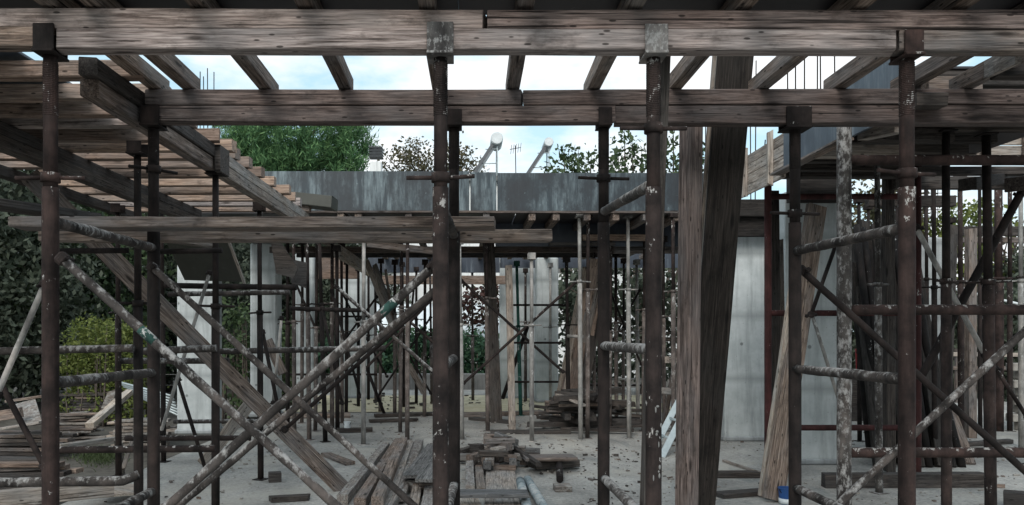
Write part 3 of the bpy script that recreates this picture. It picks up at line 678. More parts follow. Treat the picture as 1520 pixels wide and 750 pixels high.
for i in range(13):
    zz = random.uniform(0.60, 1.25); a = R(-90) + random.gauss(0.35, 0.35); rr = 0.0375
    mtx = Matrix.Translation((a3.x + rr * math.cos(a), a3.y + rr * math.sin(a), zz)) @ Matrix.Rotation(a, 4, 'Z') @ Matrix.Diagonal((0.004, random.uniform(0.003, 0.009), random.uniform(0.005, 0.018), 1.0))
    bmesh.ops.create_icosphere(bm, subdivisions=2, radius=1.0, matrix=mtx)
me = bpy.data.meshes.new('paint_splash'); bm.to_mesh(me); bm.free(); link('paint_splash', me, M['kerb'], fr3, smooth=True)
# frames standing across the view on the right and left
def cross_frame(px0, px1, d, rails, ztop, label, mp, mr, r, rr=0.024, crustP=0.02, crustR=0.05, group='scaffold frames standing across the view'):
    zs = [(H - (y - CY) / F * d,) * 2 for y in rails]
    return weld_frame(XY(px0, d, 0), XY(px1, d, 0), (ztop, ztop), zs, label, group, mp, mp, mr, r, rr, crustR, crustP)
f5 = cross_frame(1140, 1362, 8.0, (292, 465, 635), 3.44, 'red painted scaffold frame in front of the broad column', 'red', 'red', 0.036, 0.03)
f6 = cross_frame(1253, 1545, 5.5, (238, 460, 672), 3.08, 'grey caked post and long red rails at the far right, nearest cross frame', 'crust_grey', 'rust_red', 0.048, 0.036, 0.06, 0.06)
pk = XY(1140, 8.0, 3.46)
tube('hook', [pk + Vector((-0.035, 0, 0.02)), pk + Vector((-0.035, -0.02, 0.1))], 0.006, 'rust_dark', parent=f5, seg=6)
tube('end_knob', [pk - Vector((0, 0, 0.04)), pk + Vector((0, 0, 0.02))], 0.045, 'rust', parent=f5)

# =================================================================== PROPS
GP = 'steel props under the slabs'
def fprop(fx, fy, tx, ty, label, mat='rust', mat2=None, split=0.62, r=0.032, crust=0.0, fork=0.08, collars=True, ztop=None, **kw):
    f = G(fx, fy); t = P(tx, ty, f.y)
    if ztop: t.z = ztop
    return prop(f, t, label, GP, r, mat, mat2, split, None, fork, crust, collars=collars, **kw)
# left bay
prop(XY(206, 5.7, 0), XY(204, 5.7, 2.9), 'dark prop just left of the left frame back post', GP, 0.034, 'rust_dark', fork=0.08)
prop(XY(320, 6.44, 0), XY(320, 6.44, 2.9), 'dark prop carrying the joint of the receding left edge beam', GP, 0.034, 'rust_dark', fork=0.1, headw=0.14)
fprop(387, 712, 385, 312, 'dark prop under the far end of the left edge beam', 'rust_dark')
prop(XY(176, 8.5, 0), XY(175, 8.5, 2.9), 'rusty prop under the second left beam in front of the bush', GP, 0.034, 'rust', fork=0.08)
prop(XY(243, 9.4, 0), XY(240, 9.4, 3.1), 'dark thin prop behind the left frame, before the first column', GP, 0.03, 'rust_dark')
# middle bay
for a in [
    (427, 637, 427, 357, 'dark straight prop left of the bluish column group', 'rust_dark'),
    (459, 653, 456, 357, 'rusty prop with a pale foot behind the green painted brace', 'rust'),
    (483, 656, 474, 357, 'prop leaning slightly, third of the left middle cluster', 'rust_dark'),
    (493, 637, 493, 357, 'brown prop right beside the leaning prop of the middle cluster', 'rust'),
    (501, 640, 500, 372, 'dark thin prop behind the middle cluster', 'rust_dark'),
    (514, 613, 515, 392, 'dark prop in front of the wide pale wall panel, left one', 'rust_dark'),
    (532, 604, 532, 402, 'dark slim prop in front of the wide pale wall panel, right one', 'rust_dark'),
    (539.5, 660, 540, 356, 'pale footed grey prop standing alone left of the plank pile', 'galv'),
    (547, 594, 547, 402, 'far slim prop at the right edge of the pale wall panel', 'rust_dark'),
    (558, 598, 557, 402, 'far rusty prop beside the pale leaning planks', 'rust'),
    (586, 617, 586, 392, 'brown prop in front of the hedge, left one', 'rust'),
    (604.5, 653, 605, 358, 'tall brown prop behind the plank pile', 'rust'),
    (600, 605, 597, 395, 'slim dark prop behind the tall brown prop', 'rust_dark'),
    (630, 619, 631, 392, 'brown prop in front of the white sheeting', 'rust'),
    (618, 600, 618, 402, 'thin far prop between two brown props before the hedge', 'rust_dark'),
    (686, 653, 682, 361, 'grey prop close behind the middle post', 'galv'),
    (702, 595, 701, 404, 'short rusty prop in front of the reddish tree', 'rust'),
    (724, 640, 722, 358, 'rusty prop standing against the dark timber post', 'rust'),
    (773, 617, 767, 394, 'green painted prop in front of the pale wall', 'green'),
    (789.5, 655, 789, 384, 'rusty brown prop left of the grooved column', 'galv'),
    (780, 596, 780, 404, 'purple grey slim prop before the pale wall', 'rust'),
    (817, 600, 817, 396, 'slim grey prop in front of the grooved column', 'galv'),
    (844, 636, 841, 388, 'dark prop left of the leaning plank bundle', 'rust_dark'),
    (862, 653, 860, 322, 'pale footed prop under the courtyard panel, left of the slanting rail', 'galv'),
    (872, 651, 873, 322, 'brown timber coloured prop beside the pale footed one', 'rust'),
    (934, 651, 932, 322, 'grey footed prop under the courtyard panel between the right posts', 'galv'),
    (915, 622, 914, 380, 'brown prop far behind, right of the dark frame post', 'rust'),
    (947, 618, 945, 392, 'thin pale prop left of the right front post', 'galv'),
    (1000, 655, 999, 322, 'brown prop in the gap between the right posts', 'rust')]:
    fx, fy, tx, ty, lab, mt = a
    zt = None
    d = (1.6) * F / (fy - CY)
    fprop(fx, fy, tx, ty, lab, {'rust': 'dusty'}.get(mt, mt), mt, r=0.034 if d < 12 else 0.036, split=random.uniform(0.5, 0.72))
for px, fy, tyy in [(437, 648, 358), (448, 628, 362), (468, 640, 358), (508, 628, 368), (564, 612, 390), (594, 642, 360), (641, 600, 402)]:
    fprop(px, fy, px + random.uniform(-3, 3), tyy, 'thin dark prop in the dense crowd left of the middle post', 'dusty', 'rust', split=random.uniform(0.5, 0.7))
for px, fy, tyy in [(882, 625, 368), (905, 640, 356), (925, 612, 390), (955, 640, 356), (968, 612, 392), (986, 640, 358)]:
    fprop(px, fy, px + random.uniform(-3, 3), tyy, 'thin dull prop in the crowd around the right front post', 'dusty', 'rust', split=random.uniform(0.5, 0.7))
# right bay
prop(XY(1405, 6.3, 0), XY(1404, 6.3, 3.22), 'rusty prop right of the speckled front post', GP, 0.04, 'rust', 'rust_dark', crust=0.02)
prop(XY(1471, 6.4, 0), XY(1464, 6.4, 3.22), 'second rusty prop from the right edge, pale at the foot', GP, 0.045, 'rust', 'rust_dark', crust=0.02)
fprop(1305, 732, 1302, 233, 'grey prop with a pale foot left of the speckled post', 'crust_grey', r=0.035, crust=0.04)
fprop(1427, 668, 1425, 265, 'plain grey prop behind the crossing braces at right', 'rust', r=0.04)
fprop(1388, 690, 1386, 265, 'dark thin prop right behind the speckled post', 'rust_dark')
fprop(1482, 640, 1482, 275, 'thick brown prop near the right edge', 'rust_red', r=0.075)
fprop(1499, 640, 1499, 275, 'dull brown prop beside the stacked blocks', 'rust', r=0.04)
fprop(1516, 665, 1515, 265, 'grey prop at the very right edge', 'galv', r=0.035)
def post(fx, fy, tx, ty, w, mat, label, z0=0.0, d1=None):
    f = G(fx, fy, z0); t = P(tx, ty, d1 or f.y)
    return timber('timber_post', f, t, w, w, mat, label, 'post', 'upright timber posts', up=Vector((0, 1, 0)))
post(760, 640, 755, 394, 0.11, 'wood_pale', 'raw pale wooden post standing in front of the pale wall')
post(737, 627, 725, 360, 0.2, 'wood_dark', 'dark broad timber post right of the middle post')
post(1320, 700, 1318, 232, 0.10, 'wood_dark', 'grey timber post beside the pale footed prop at right')
post(1441, 650, 1441, 340, 0.12, 'wood', 'pale wooden post far right behind the braces')
post(1400, 655, 1412, 335, 0.13, 'wood_dark', 'brown broad timber post right of the concrete pier')

for px, fy, tx, tyy in [(1276, 655, 1275, 300), (1332, 640, 1331, 300), (1376, 650, 1375, 270), (1455, 640, 1454, 275), (1352, 628, 1351, 320), (1530, 690, 1529, 240), (1412, 622, 1412, 330), (1290, 630, 1289, 310)]:
    fprop(px, fy, tx, tyy, 'thin dark prop in the tangle behind the right frames', 'rust_dark')
def steel_mesh(px0, px1, y0, y1, d, label, n=5, m=8):
    rt = root('steel_mesh', P((px0 + px1) / 2, y1, d), label, 'mesh', None)
    for i in range(n): tube('upright_wire', [P(px0 + (px1 - px0) * i / (n - 1), y1, d), P(px0 + (px1 - px0) * i / (n - 1), y0, d)], 0.006, 'rust_dark', parent=rt, seg=5)
    for j in range(m): tube('level_wire', [P(px0, y0 + (y1 - y0) * j / (m - 1), d + 0.012), P(px1, y0 + (y1 - y0) * j / (m - 1), d + 0.012)], 0.006, 'rust_dark', parent=rt, seg=5)
steel_mesh(1362, 1402, 250, 336, 12.3, 'steel reinforcing mesh standing on the grey concrete pier')
steel_mesh(1300, 1346, 284, 345, 13.0, 'steel reinforcing mesh behind the tops of the leaning poles', 6, 6)
# =================================================================== BRACES
brace(P(88, 380, 3.62), P(560, 806, 3.62), 'caked white speckled brace descending right from the left post', 0.0205, 'crust', 0.2, band=0.255)
brace(P(648, 392, 3.78), P(195, 800, 3.78), 'caked brace rising to the middle post in front', 0.0215, 'crust', 0.2, band=0.135)
brace(P(222, 393, 4.84), P(640, 774, 4.84), 'second brace descending right from the left frame back post', 0.021, 'crust', 0.12)
brace(P(658, 421, 5.02), P(205, 802, 5.02), 'second brace rising to the middle frame back post', 0.022, 'crust', 0.14)
brace(P(648, 436, 6.6), P(420, 640, 6.6), 'thin dark brace just under the second rising brace', 0.018, 'rust_dark', 0.0)
brace(P(497, 424, 9.5), P(652, 560, 9.5), 'thin brace running down through the middle prop cluster', 0.022, 'crust')
brace(P(655, 430, 12), P(540, 550, 12), 'far brace rising left of the middle post', 0.02, 'rust')
brace(P(545, 548, 14.3), P(571, 616, 14.3), 'short dark brace standing on the sawdust strip', 0.03, 'rust_dark', 0.0)
brace(P(600, 470, 12.3), P(650, 515, 12.3), 'short brace before the white sheeting', 0.022, 'rust')
brace(P(683, 415, 12.2), P(837, 553, 12.2), 'brace falling to the right before the pale wall', 0.022, 'rust_dark', 0.03)
brace(P(857, 417, 12.0), P(687, 570, 12.0), 'brace rising to the right before the pale wall', 0.022, 'rust', 0.03)
brace(P(783, 485, 15.2), P(746, 592, 15.2), 'dark short brace leaning behind the raw wooden post', 0.04, 'rust_dark', 0.0)
brace(P(418, 470, 9.8), P(405, 600, 9.8), 'thin steep rod left of the middle prop cluster', 0.018, 'galv', 0.0)
brace(P(389, 490, 9.0), P(420, 640, 9.0), 'dark curved looking rod right of the left edge prop', 0.022, 'rust_dark', 0.0)
brace(P(478, 455, 10.3), P(508, 600, 10.3), 'dark rod crossing the middle prop cluster', 0.02, 'rust_dark', 0.0)
brace(P(492, 430, 11.4), P(535, 590, 11.4), 'thin dark rod before the wide pale wall panel', 0.02, 'rust_dark', 0.0)
brace(P(312, 402, 8.0), P(238, 645, 8.0), 'thin steep rod before the first left column', 0.018, 'galv', 0.05)
brace(P(263, 560, 8.2), P(306, 700, 8.2), 'dark thin rod leaning at the foot of the first left column', 0.02, 'rust_dark', 0.0)
brace(P(68, 418, 5.0), P(-6, 590, 5.0), 'thin brace left of the first post, upper one', 0.019, 'galv', 0.03)
brace(P(-4, 560, 5.2), P(68, 696, 5.2), 'thin dark brace left of the first post, lower one', 0.02, 'rust', 0.03)
brace(P(1186, 398, 5.0), P(1640, 806, 5.0), 'long brace falling right from the dark frame post', 0.022, 'rust_dark', 0.05)
brace(P(1650, 372, 4.83), P(1150, 836, 4.83), 'long white speckled brace rising to the right picture edge', 0.023, 'crust', 0.12)
brace(P(1242, 360, 7.2), P(1203, 470, 7.2), 'short dark brace over the broad column, upper one', 0.018, 'rust_dark', 0.0)
brace(P(1204, 463, 8.0), P(1249, 606, 8.0), 'short grey brace over the broad column, lower one', 0.018, 'galv', 0.0)
brace(P(1358, 335, 6.6), P(1464, 530, 6.6), 'grey brace falling right behind the speckled post', 0.022, 'galv', 0.03)
brace(P(1518, 282, 6.7), P(1366, 562, 6.7), 'dark thick brace rising to the right edge', 0.034, 'rust_dark', 0.03)
brace(P(1477, 545, 8.6), P(1526, 622, 8.6), 'short brace before the stacked blocks', 0.022, 'rust', 0.0)
# green paint bands are real sleeves on two of the tubes
for k, (xa, ya, xb, yb, d) in enumerate([(430, 400, 500, 560, 12.6), (470, 560, 560, 440, 13.5), (505, 430, 575, 560, 15), (560, 590, 640, 470, 14.2), (575, 470, 640, 585, 14.6), (880, 560, 950, 430, 14.2), (900, 420, 960, 560, 13.8), (615, 420, 600, 575, 13)]):
    brace(P(xa, ya, d), P(xb, yb, d), 'thin far brace crossing in the crowd of props' + (' left of the middle post' if xa < 700 else ' by the right front post'), 0.019, 'rust_dark', 0.0)
# ledger tubes lying level
def ledger(px0, y0, px1, y1, d, r, mat, label, crust=0.06, d1=None):
    tube('ledger_tube', [P(px0, y0, d), P(px1, y1, d1 or d)], r, mat, label, 'tube', 'level ledger tubes', crust=crust)
ledger(-30, 522, 198, 517, 5.6, 0.028, 'crust', 'thick level tube passing behind the first post at bush height')
ledger(208, 522, 322, 517, 6.4, 0.03, 'crust', 'level tube before the first left column, upper of the middle pair')
ledger(180, 536, 340, 536, 7.6, 0.03, 'crust', 'level tube before the first left column, lower of the middle pair', 0.1)
ledger(322, 522, 572, 517, 9.2, 0.035, 'crust', 'long level tube through the middle prop cluster')
ledger(244, 424, 440, 427, 8.6, 0.032, 'rust_dark', 'dark level tube under the hanging plywood')
ledger(250, 437, 430, 434, 8.2, 0.026, 'crust', 'white speckled level tube under the hanging plywood', 0.12)
ledger(88, 373, 190, 372, 4.9, 0.018, 'rust_dark', 'thin dark tube right of the first post under the long plank', 0.0)
ledger(225, 374, 330, 372, 6.2, 0.022, 'rust_dark', 'dark level tube in front of the hanging plywood', 0.0)
ledger(430, 458, 536, 461, 10.6, 0.03, 'rust_dark', 'dark level tube behind the middle prop cluster', 0.0)
ledger(258, 626, 420, 625, 9.6, 0.026, 'crust', 'level tube low before the first left column')
ledger(186, 651, 372, 650, 7.8, 0.027, 'rust', 'low level tube right of the left timber stacks, upper one', 0.05)
ledger(82, 668, 320, 666, 6.2, 0.028, 'rust', 'low brown level tube over the dark pit', 0.05)
tube('ledger_tube', [P(-40, 717, 4.9), P(182, 714, 4.9), P(206, 705, 4.95)], 0.03, 'crust', 'thick grey tube with a bent end low at the left', 'tube', 'level ledger tubes', crust=0.06)
for x0, x1, y, d, m_, lab in [(762, 842, 453, 14, 'rust', 'thin level tube over the green prop, upper one'), (760, 836, 509, 14.3, 'rust_dark', 'thin level tube before the pale wall, middle one'), (758, 838, 567, 14.4, 'rust_dark', 'thin level tube before the pale wall, low one'),
                          (872, 952, 563, 15, 'galv', 'pale level tube behind the dark frame post'), (872, 952, 572, 15.2, 'rust', 'dull level tube behind the dark frame post'), (430, 560, 556, 13.8, 'rust_dark', 'low level tube far behind the middle cluster'),
                          (505, 560, 470, 15, 'rust_dark', 'thin level tube across the wide pale wall panel')]:
    ledger(x0, y, x1, y, d, 0.02, m_, lab, 0.0)
tube('pipe', [P(842, 499, 12.5), P(866, 500, 12.4)], 0.028, 'galv', 'short grey pipe end beside the leaning planks', 'pipe')
# =================================================================== LONG PLANKS AND RAKERS
hbeam(10, 735, 4.58, 321, 336.5, 'long foreground plank lying level across the left frames', 'wood', deep=0.22, group=None)
hbeam(60, 817, 5.0, 340, 358, 'thicker timber behind the long foreground plank, sticking out at its right end', 'wood', deep=0.11, group=None)
timber('raker_plank', P(45, 262, 6.56), G(507, 724, 0.03), 0.05, 0.16, 'wood', 'long wooden raking plank running down from the left slab to the plank pile', 'plank', None)
timber('plank', P(-30, 300, 4.75), P(136, 324, 5.4), 0.22, 0.05, 'wood_dark', 'dark sloping plank at the left edge above the long foreground plank', 'plank')
timber('plank', P(236, 353, 6.0), P(317, 364, 6.5), 0.1, 0.05, 'wood_pale', 'pale plank end under the long foreground plank, above the hanging plywood', 'plank')
timber('plank', P(60, 262, 7.2), P(205, 432, 7.2), 0.04, 0.1, 'wood_dark', 'dark brace board beside the raking plank at upper left', 'plank')
def outline(name, pts, d, th, mat, label=None, cat=None, group=None, parent=None, d2=None):
    """a flat sheet with thickness; pts are its corners at distance d (d2 for the last two)"""
    ds = d if isinstance(d, (list, tuple)) else [d] * len(pts)
    V = [P(x, y, k) for (x, y), k in zip(pts, ds)]
    n = (V[1] - V[0]).cross(V[2] - V[1]).normalized(); o = V[0]
    if n.y < 0: n = -n
    vs_ = [v - o for v in V] + [v - o + n * th for v in V]; k = len(V)
    fs = [tuple(range(k)), tuple(range(2 * k - 1, k - 1, -1))] + [(i, k + i, k + (i + 1) % k, (i + 1) % k) for i in range(k)]
    me = bpy.data.meshes.new(name); me.from_pydata(vs_, [], fs); me.update()
    bm = bmesh.new(); bm.from_mesh(me); bmesh.ops.recalc_face_normals(bm, faces=bm.faces); bm.to_mesh(me); bm.free()
    return tag(link(name, me, M[mat], parent, Matrix.Translation(o)), label, cat, group)
outline('plywood_sheet', [(247, 360), (338, 356), (362, 419), (274, 416)], [9.0, 9.0, 9.5, 9.5], 0.02, 'ply_green', 'dark greenish plywood sheet hanging tilted before the left columns', 'plywood')
timber('batten', P(338, 354, 8.98), P(363, 421, 9.45), 0.03, 0.03, 'wood_pale', 'thin pale batten along the edge of the hanging plywood', 'batten')
outline('board', [(402, 360), (418, 362), (442, 398), (436, 413), (410, 406)], 10.4, 0.04, 'wood_dark', 'dark broken board stuck between tubes beside the second left column', 'board')
outline('board', [(428, 384), (456, 390), (454, 428), (432, 420)], 10.9, 0.05, 'wood_dark', 'dark board hanging among the middle prop cluster', 'board')
timber('plank', P(544, 388, 14.5), P(583, 486, 14.0), 0.04, 0.12, 'wood_pale', 'pale plank leaning right of the wide pale wall panel, left one', 'plank')
timber('plank', P(556, 393, 14.8), P(592, 490, 14.4), 0.04, 0.1, 'wood_pale', 'pale plank leaning right of the wide pale wall panel, right one', 'plank')
timber('plank', P(572, 400, 14.4), P(596, 560, 14.6), 0.04, 0.1, 'wood', 'brown plank leaning steeply before the hedge', 'plank')
timber('plank', P(607, 543, 13.6), P(629, 582, 13.9), 0.04, 0.12, 'wood_pale', 'short pale plank tilted before the hedge', 'plank')
timber('plank', P(397, 505, 10.6), P(420, 470 + 85, 10.6), 0.05, 0.13, 'wood', 'short plank leaning by the second left column', 'plank')
timber('plank', G(300, 690, 0.02), P(372, 598, 9.6), 0.03, 0.16, 'wood_pale', 'pale plank propped up behind the raking plank', 'plank')
# big leaning boards right of centre
for k, (dx, mt, lab) in enumerate([(0.0, 'wood_black', 'broad dark board of the leaning stack right of the wooden post, front one'), (-0.022, 'wood_pale', 'leaning board whose pale edge shows left of the dark one, second'), (-0.05, 'wood_pale', 'leaning board with a pale edge, rearmost of the stack')]):
    top = P(1092, 76, 5.06 + 0.035 * k) + Vector((dx, 0, 0)); ft = XY(1036, 6.15 + 0.035 * k, 0.02) + Vector((dx, 0, 0))
    timber('leaning_board', ft, top, 0.235 if k == 0 else 0.2, 0.03, mt, lab, 'board', 'boards leaning on the second beam', up=Vector((0, 1, 0)))
ft = XY(1004 + 14, 5.35, 0.0); tp = P(1026, 176, 5.3)
timber('timber_post', ft, tp, 0.115, 0.115, 'wood_second', 'square wooden post standing left of the big leaning boards', 'post', 'upright timber posts', up=Vector((0, 1, 0)), roll=R(28))
timber('timber_post', XY(955, 4.25, 0.0), P(983, 86, 3.9), 0.06, 0.1, 'wood_dark', 'dark plank standing close beside the right front post', 'post', up=Vector((0, 1, 0)))
timber('timber_post', XY(1153, 8.35, 0.0), XY(1149, 8.35, 3.1), 0.09, 0.06, 'wood_black', 'very dark timber standing close behind the red frame post', 'post', up=Vector((0, 1, 0)))
timber('timber_post', XY(1161, 8.6, 0.0), XY(1157, 8.6, 2.6), 0.07, 0.06, 'wood_dark', 'shorter dark timber standing behind the red frame post', 'post', up=Vector((0, 1, 0)))
# plank bundle leaning on the broad column
for fx, fy, tx, ty, w, mt, lab in [(1147, 742, 1212, 306, 0.20, 'wood', 'broad brown plank of the bundle leaning on the red frame'), (1138, 738, 1202, 336, 0.07, 'wood_pale', 'pale narrow plank in the leaning bundle, longer one'), (1131, 735, 1176, 430, 0.06, 'wood_pale', 'pale narrow plank in the leaning bundle, shorter one')]:
    f = G(fx, fy, 0.02); t = P(tx, ty, 7.75 if ty < 400 else 7.5)
    timber('leaning_plank', f, t, w, 0.06, mt, lab, 'plank', 'planks leaning on the red frame', up=Vector((0, 1, 0)), roll=R(8))
# dark props leaning in a bunch at the right
for i, (tx, ty, fx, fy, mt) in enumerate([(1260, 345, 1292, 680, 'black'), (1271, 335, 1312, 690, 'black'), (1283, 330, 1330, 688, 'wood_black'), (1296, 340, 1343, 684, 'black'), (1311, 322, 1356, 690, 'wood_black'), (1325, 340, 1371, 684, 'black'), (1336, 372, 1386, 690, 'wood_black'),
                                          (1352, 355, 1400, 688, 'black'), (1362, 420, 1416, 690, 'wood_black'), (1372, 505, 1440, 690, 'wood'), (1305, 420, 1326, 686, 'wood'), (1345, 470, 1379, 686, 'rust'), (1266, 390, 1302, 672, 'wood_black'), (1290, 372, 1322, 676, 'black'), (1304, 365, 1350, 676, 'wood_black'), (1318, 380, 1364, 674, 'black'), (1331, 400, 1378, 676, 'black'), (1347, 410, 1394, 676, 'wood_black'), (1357, 470, 1408, 678, 'black'), (1278, 410, 1308, 672, 'black'), (1336, 330, 1392, 672, 'black'), (1268, 350, 1305, 694, 'wood_black'), (1281, 340, 1324, 694, 'black'), (1299, 335, 1347, 694, 'wood_black'), (1316, 345, 1364, 694, 'wood_black'), (1329, 350, 1379, 694, 'black'), (1349, 370, 1397, 694, 'wood_black'), (1360, 400, 1410, 694, 'wood_black'), (1368, 460, 1428, 694, 'black')]):
    f = G(fx, fy); t = P(tx, ty, 10.6 + random.uniform(-0.2, 0.5))
    if mt in ('black', 'rust'): tube('leaning_prop', [f, t], 0.044, mt, 'dark pole in the bunch leaning behind the speckled post', 'pole', 'bunch of leaning dark poles')
    else: timber('leaning_plank', f, t, 0.12, 0.07, mt, 'dark plank in the bunch leaning behind the speckled post', 'plank', 'bunch of leaning dark planks', up=Vector((0, 1, 0)), roll=random.uniform(-.5, .5))
timber('sleeper', G(1222, 713, 0.07), G(1462, 712, 0.07), 0.14, 0.14, 'wood_dark', 'dark heavy sleeper on the floor at the feet of the leaning bunch', 'timber')
hbeam(1262, 1345, 10.9, 395, 408, 'dark rail that the leaning bunch rests against', 'wood_dark', group=None)
# planks leaning on the left of the dark timber pile
for i, (tx, ty, fx, fy, mt, lab) in enumerate([(884, 384, 838, 594, 'wood_warm', 'brown plank in the fan leaning left of the dark frame post'), (889, 386, 846, 596, 'wood_pale', 'grey plank in the fan leaning left of the dark frame post'), (872, 398, 826, 590, 'wood_pale', 'leftmost plank of the fan leaning behind the pale footed prop'),
                                               (893, 388, 853, 598, 'wood_warm', 'warm toned plank at the right of the leaning fan'), (879, 390, 832, 592, 'wood_joist', 'brown plank second from the left in the leaning fan'), (882, 402, 842, 600, 'wood_joist', 'plank half hidden in the middle of the leaning fan'),
                                               (895, 410, 858, 602, 'wood_dark', 'dark plank at the right edge of the leaning fan'), (868, 430, 836, 598, 'wood_pale', 'short pale plank low in the leaning fan')]):
    f = G(fx, fy + 26, 0.02); t = P(tx, ty, 12.9 + 0.10 * i)
    timber('leaning_plank', f, t, 0.17, 0.05, mt, lab, 'plank', 'fan of planks leaning in the middle', up=Vector((0, 1, 0)))
tube('pipe', [G(850, 628), P(892, 402, 14.0)], 0.05, 'bluegrey', 'bluish pipe leaning with the fan of planks', 'pipe')

# =================================================================== THINGS ON THE SLAB
def floor_timber(x0, y0, x1, y1, z, w, h, mat, label, cat='plank', group=None, roll=0.0):
    return timber('floor_plank', G(x0, y0, z), G(x1, y1, z), w, h, mat, label, cat, group, roll=roll)
GT = 'timbers in the pile before the middle post'
for x0, y0, x1, y1, z, w, h, mt, lab in [
    (508, 742, 573, 662, 0.055, 0.10, 0.10, 'wood_cement', 'leftmost rough timber of the floor pile, caked with cement'),
    (534, 748, 592, 656, 0.055, 0.11, 0.10, 'wood', 'second timber of the floor pile, brown with a square end'),
    (560, 746, 599, 655, 0.16, 0.10, 0.10, 'wood', 'timber lying on top of the floor pile under the brace'),
    (577, 728, 605, 656, 0.10, 0.16, 0.03, 'wood_pale', 'pale wide board in the floor pile'),
    (592, 740, 622, 656, 0.06, 0.12, 0.06, 'wood_cement', 'speckled white timber in the floor pile'),
    (566, 770, 606, 700, 0.05, 0.12, 0.10, 'wood_cement', 'cement covered timber low at the front of the floor pile'),
    (612, 708, 646, 661, 0.17, 0.20, 0.03, 'ply_side', 'grey board raised on a block, left of the middle post'),
    (630, 714, 664, 664, 0.19, 0.18, 0.03, 'ply_side', 'second grey board on a block, close to the middle post'),
    (632, 768, 642, 700, 0.05, 0.10, 0.10, 'wood_cement', 'short pale timber pointing at the viewer by the middle post'),
    (612, 765, 622, 712, 0.05, 0.09, 0.08, 'wood_pale', 'small pale timber at the front of the floor pile')]:
    floor_timber(x0, y0, x1, y1, z, w, h, 'wood_grey' if mt == 'ply_side' else mt, lab, 'timber', GT)
box('timber_block', (0.14, 0.18, 0.15), G(631, 722, 0.075), 'wood_dark', 'dark square block under the grey boards', 'block', rot=rz(0.2), bevel=0.006)
box('timber_block', (0.12, 0.16, 0.12), G(607, 720, 0.06), 'wood_cement', 'small block left of the dark square block', 'block', rot=rz(0.1), bevel=0.006)
for x0, y0, x1, y1, z, w, h, mt, lab in [
    (698, 728, 697, 690, 0.05, 0.09, 0.10, 'wood_cement', 'short timber with square end right of the middle post'),
    (714, 730, 710, 688, 0.04, 0.09, 0.07, 'wood_pale', 'pale timber beside the short square one'),
    (746, 752, 742, 690, 0.03, 0.32, 0.03, 'wood_pale', 'wide pale boards flat on the floor before the off-cut heap'),
    (700, 775, 690, 738, 0.03, 0.25, 0.03, 'wood_pale', 'pale board running out of the picture right of the middle post')]:
    floor_timber(x0, y0, x1, y1, z, w, h, mt, lab, 'timber', 'timbers right of the middle post')
timber('board', G(680, 733, 0.14), G(784, 733, 0.14), 0.22, 0.035, 'wood_grey', 'dark grey board lying across the pale boards', 'board')
for (x0, y0, x1, y1, lab) in [(772, 714, 792, 790, 'light blue grey pipe on the floor, left one'), (783, 712, 828, 790, 'light blue grey pipe on the floor, right one')]:
    tube('pipe', [G(x0, y0, 0.05), G(x1, y1, 0.05)], 0.045, 'bluegrey', lab, 'pipe', 'pipes on the floor')
# heap of off-cuts
random.seed(5)
for i in range(52):
    px = random.gauss(738, 20) if i % 4 else random.uniform(690, 792); d = random.uniform(8.6, 10.0)
    z = 0.045 + max(0.0, 0.34 - abs(px - 738) * 0.0062 - abs(d - 9.3) * 0.15) * random.random()
    c = XY(px, d, z); a = random.gauss(0.25, 0.5) + (R(90) if random.random() < 0.4 else 0.0); l = random.uniform(0.07, 0.20)
    v = Vector((math.sin(a), math.cos(a), random.uniform(-0.15, 0.15))) * l
    timber('offcut', c - v, c + v, random.uniform(0.07, 0.11), random.uniform(0.05, 0.10), random.choice(['wood', 'wood_dark', 'wood_dark', 'wood_cement', 'wood_grey']), 'short timber off-cut in the heap right of the middle post', 'off-cut', 'heap of timber off-cuts')
floor_timber(680, 671, 712, 661, 0.12, 0.08, 0.05, 'wood_dark', 'dark lath reaching left out of the off-cut heap')
floor_timber(755, 660, 800, 690, 0.16, 0.06, 0.05, 'wood_dark', 'dark lath sloping right out of the off-cut heap')
timber('board', G(778, 680, 0.16), G(853, 679, 0.16), 0.28, 0.04, 'wood', 'grey brown board on the floor right of the off-cut heap', 'board')
timber('board', G(790, 690, 0.07), G(856, 686, 0.07), 0.2, 0.08, 'wood_dark', 'dark timber under the grey brown board', 'board')
tube('pipe', [G(830, 684, 0.12), G(831, 712, 0.04)], 0.038, 'rust_dark', 'short dark pipe stub before the grey brown board', 'pipe')
box('timber_block', (0.17, 0.15, 0.06), G(835, 724, 0.03), 'wood_cement', 'small flat wooden block on the bare floor', 'block', rot=rz(0.05))
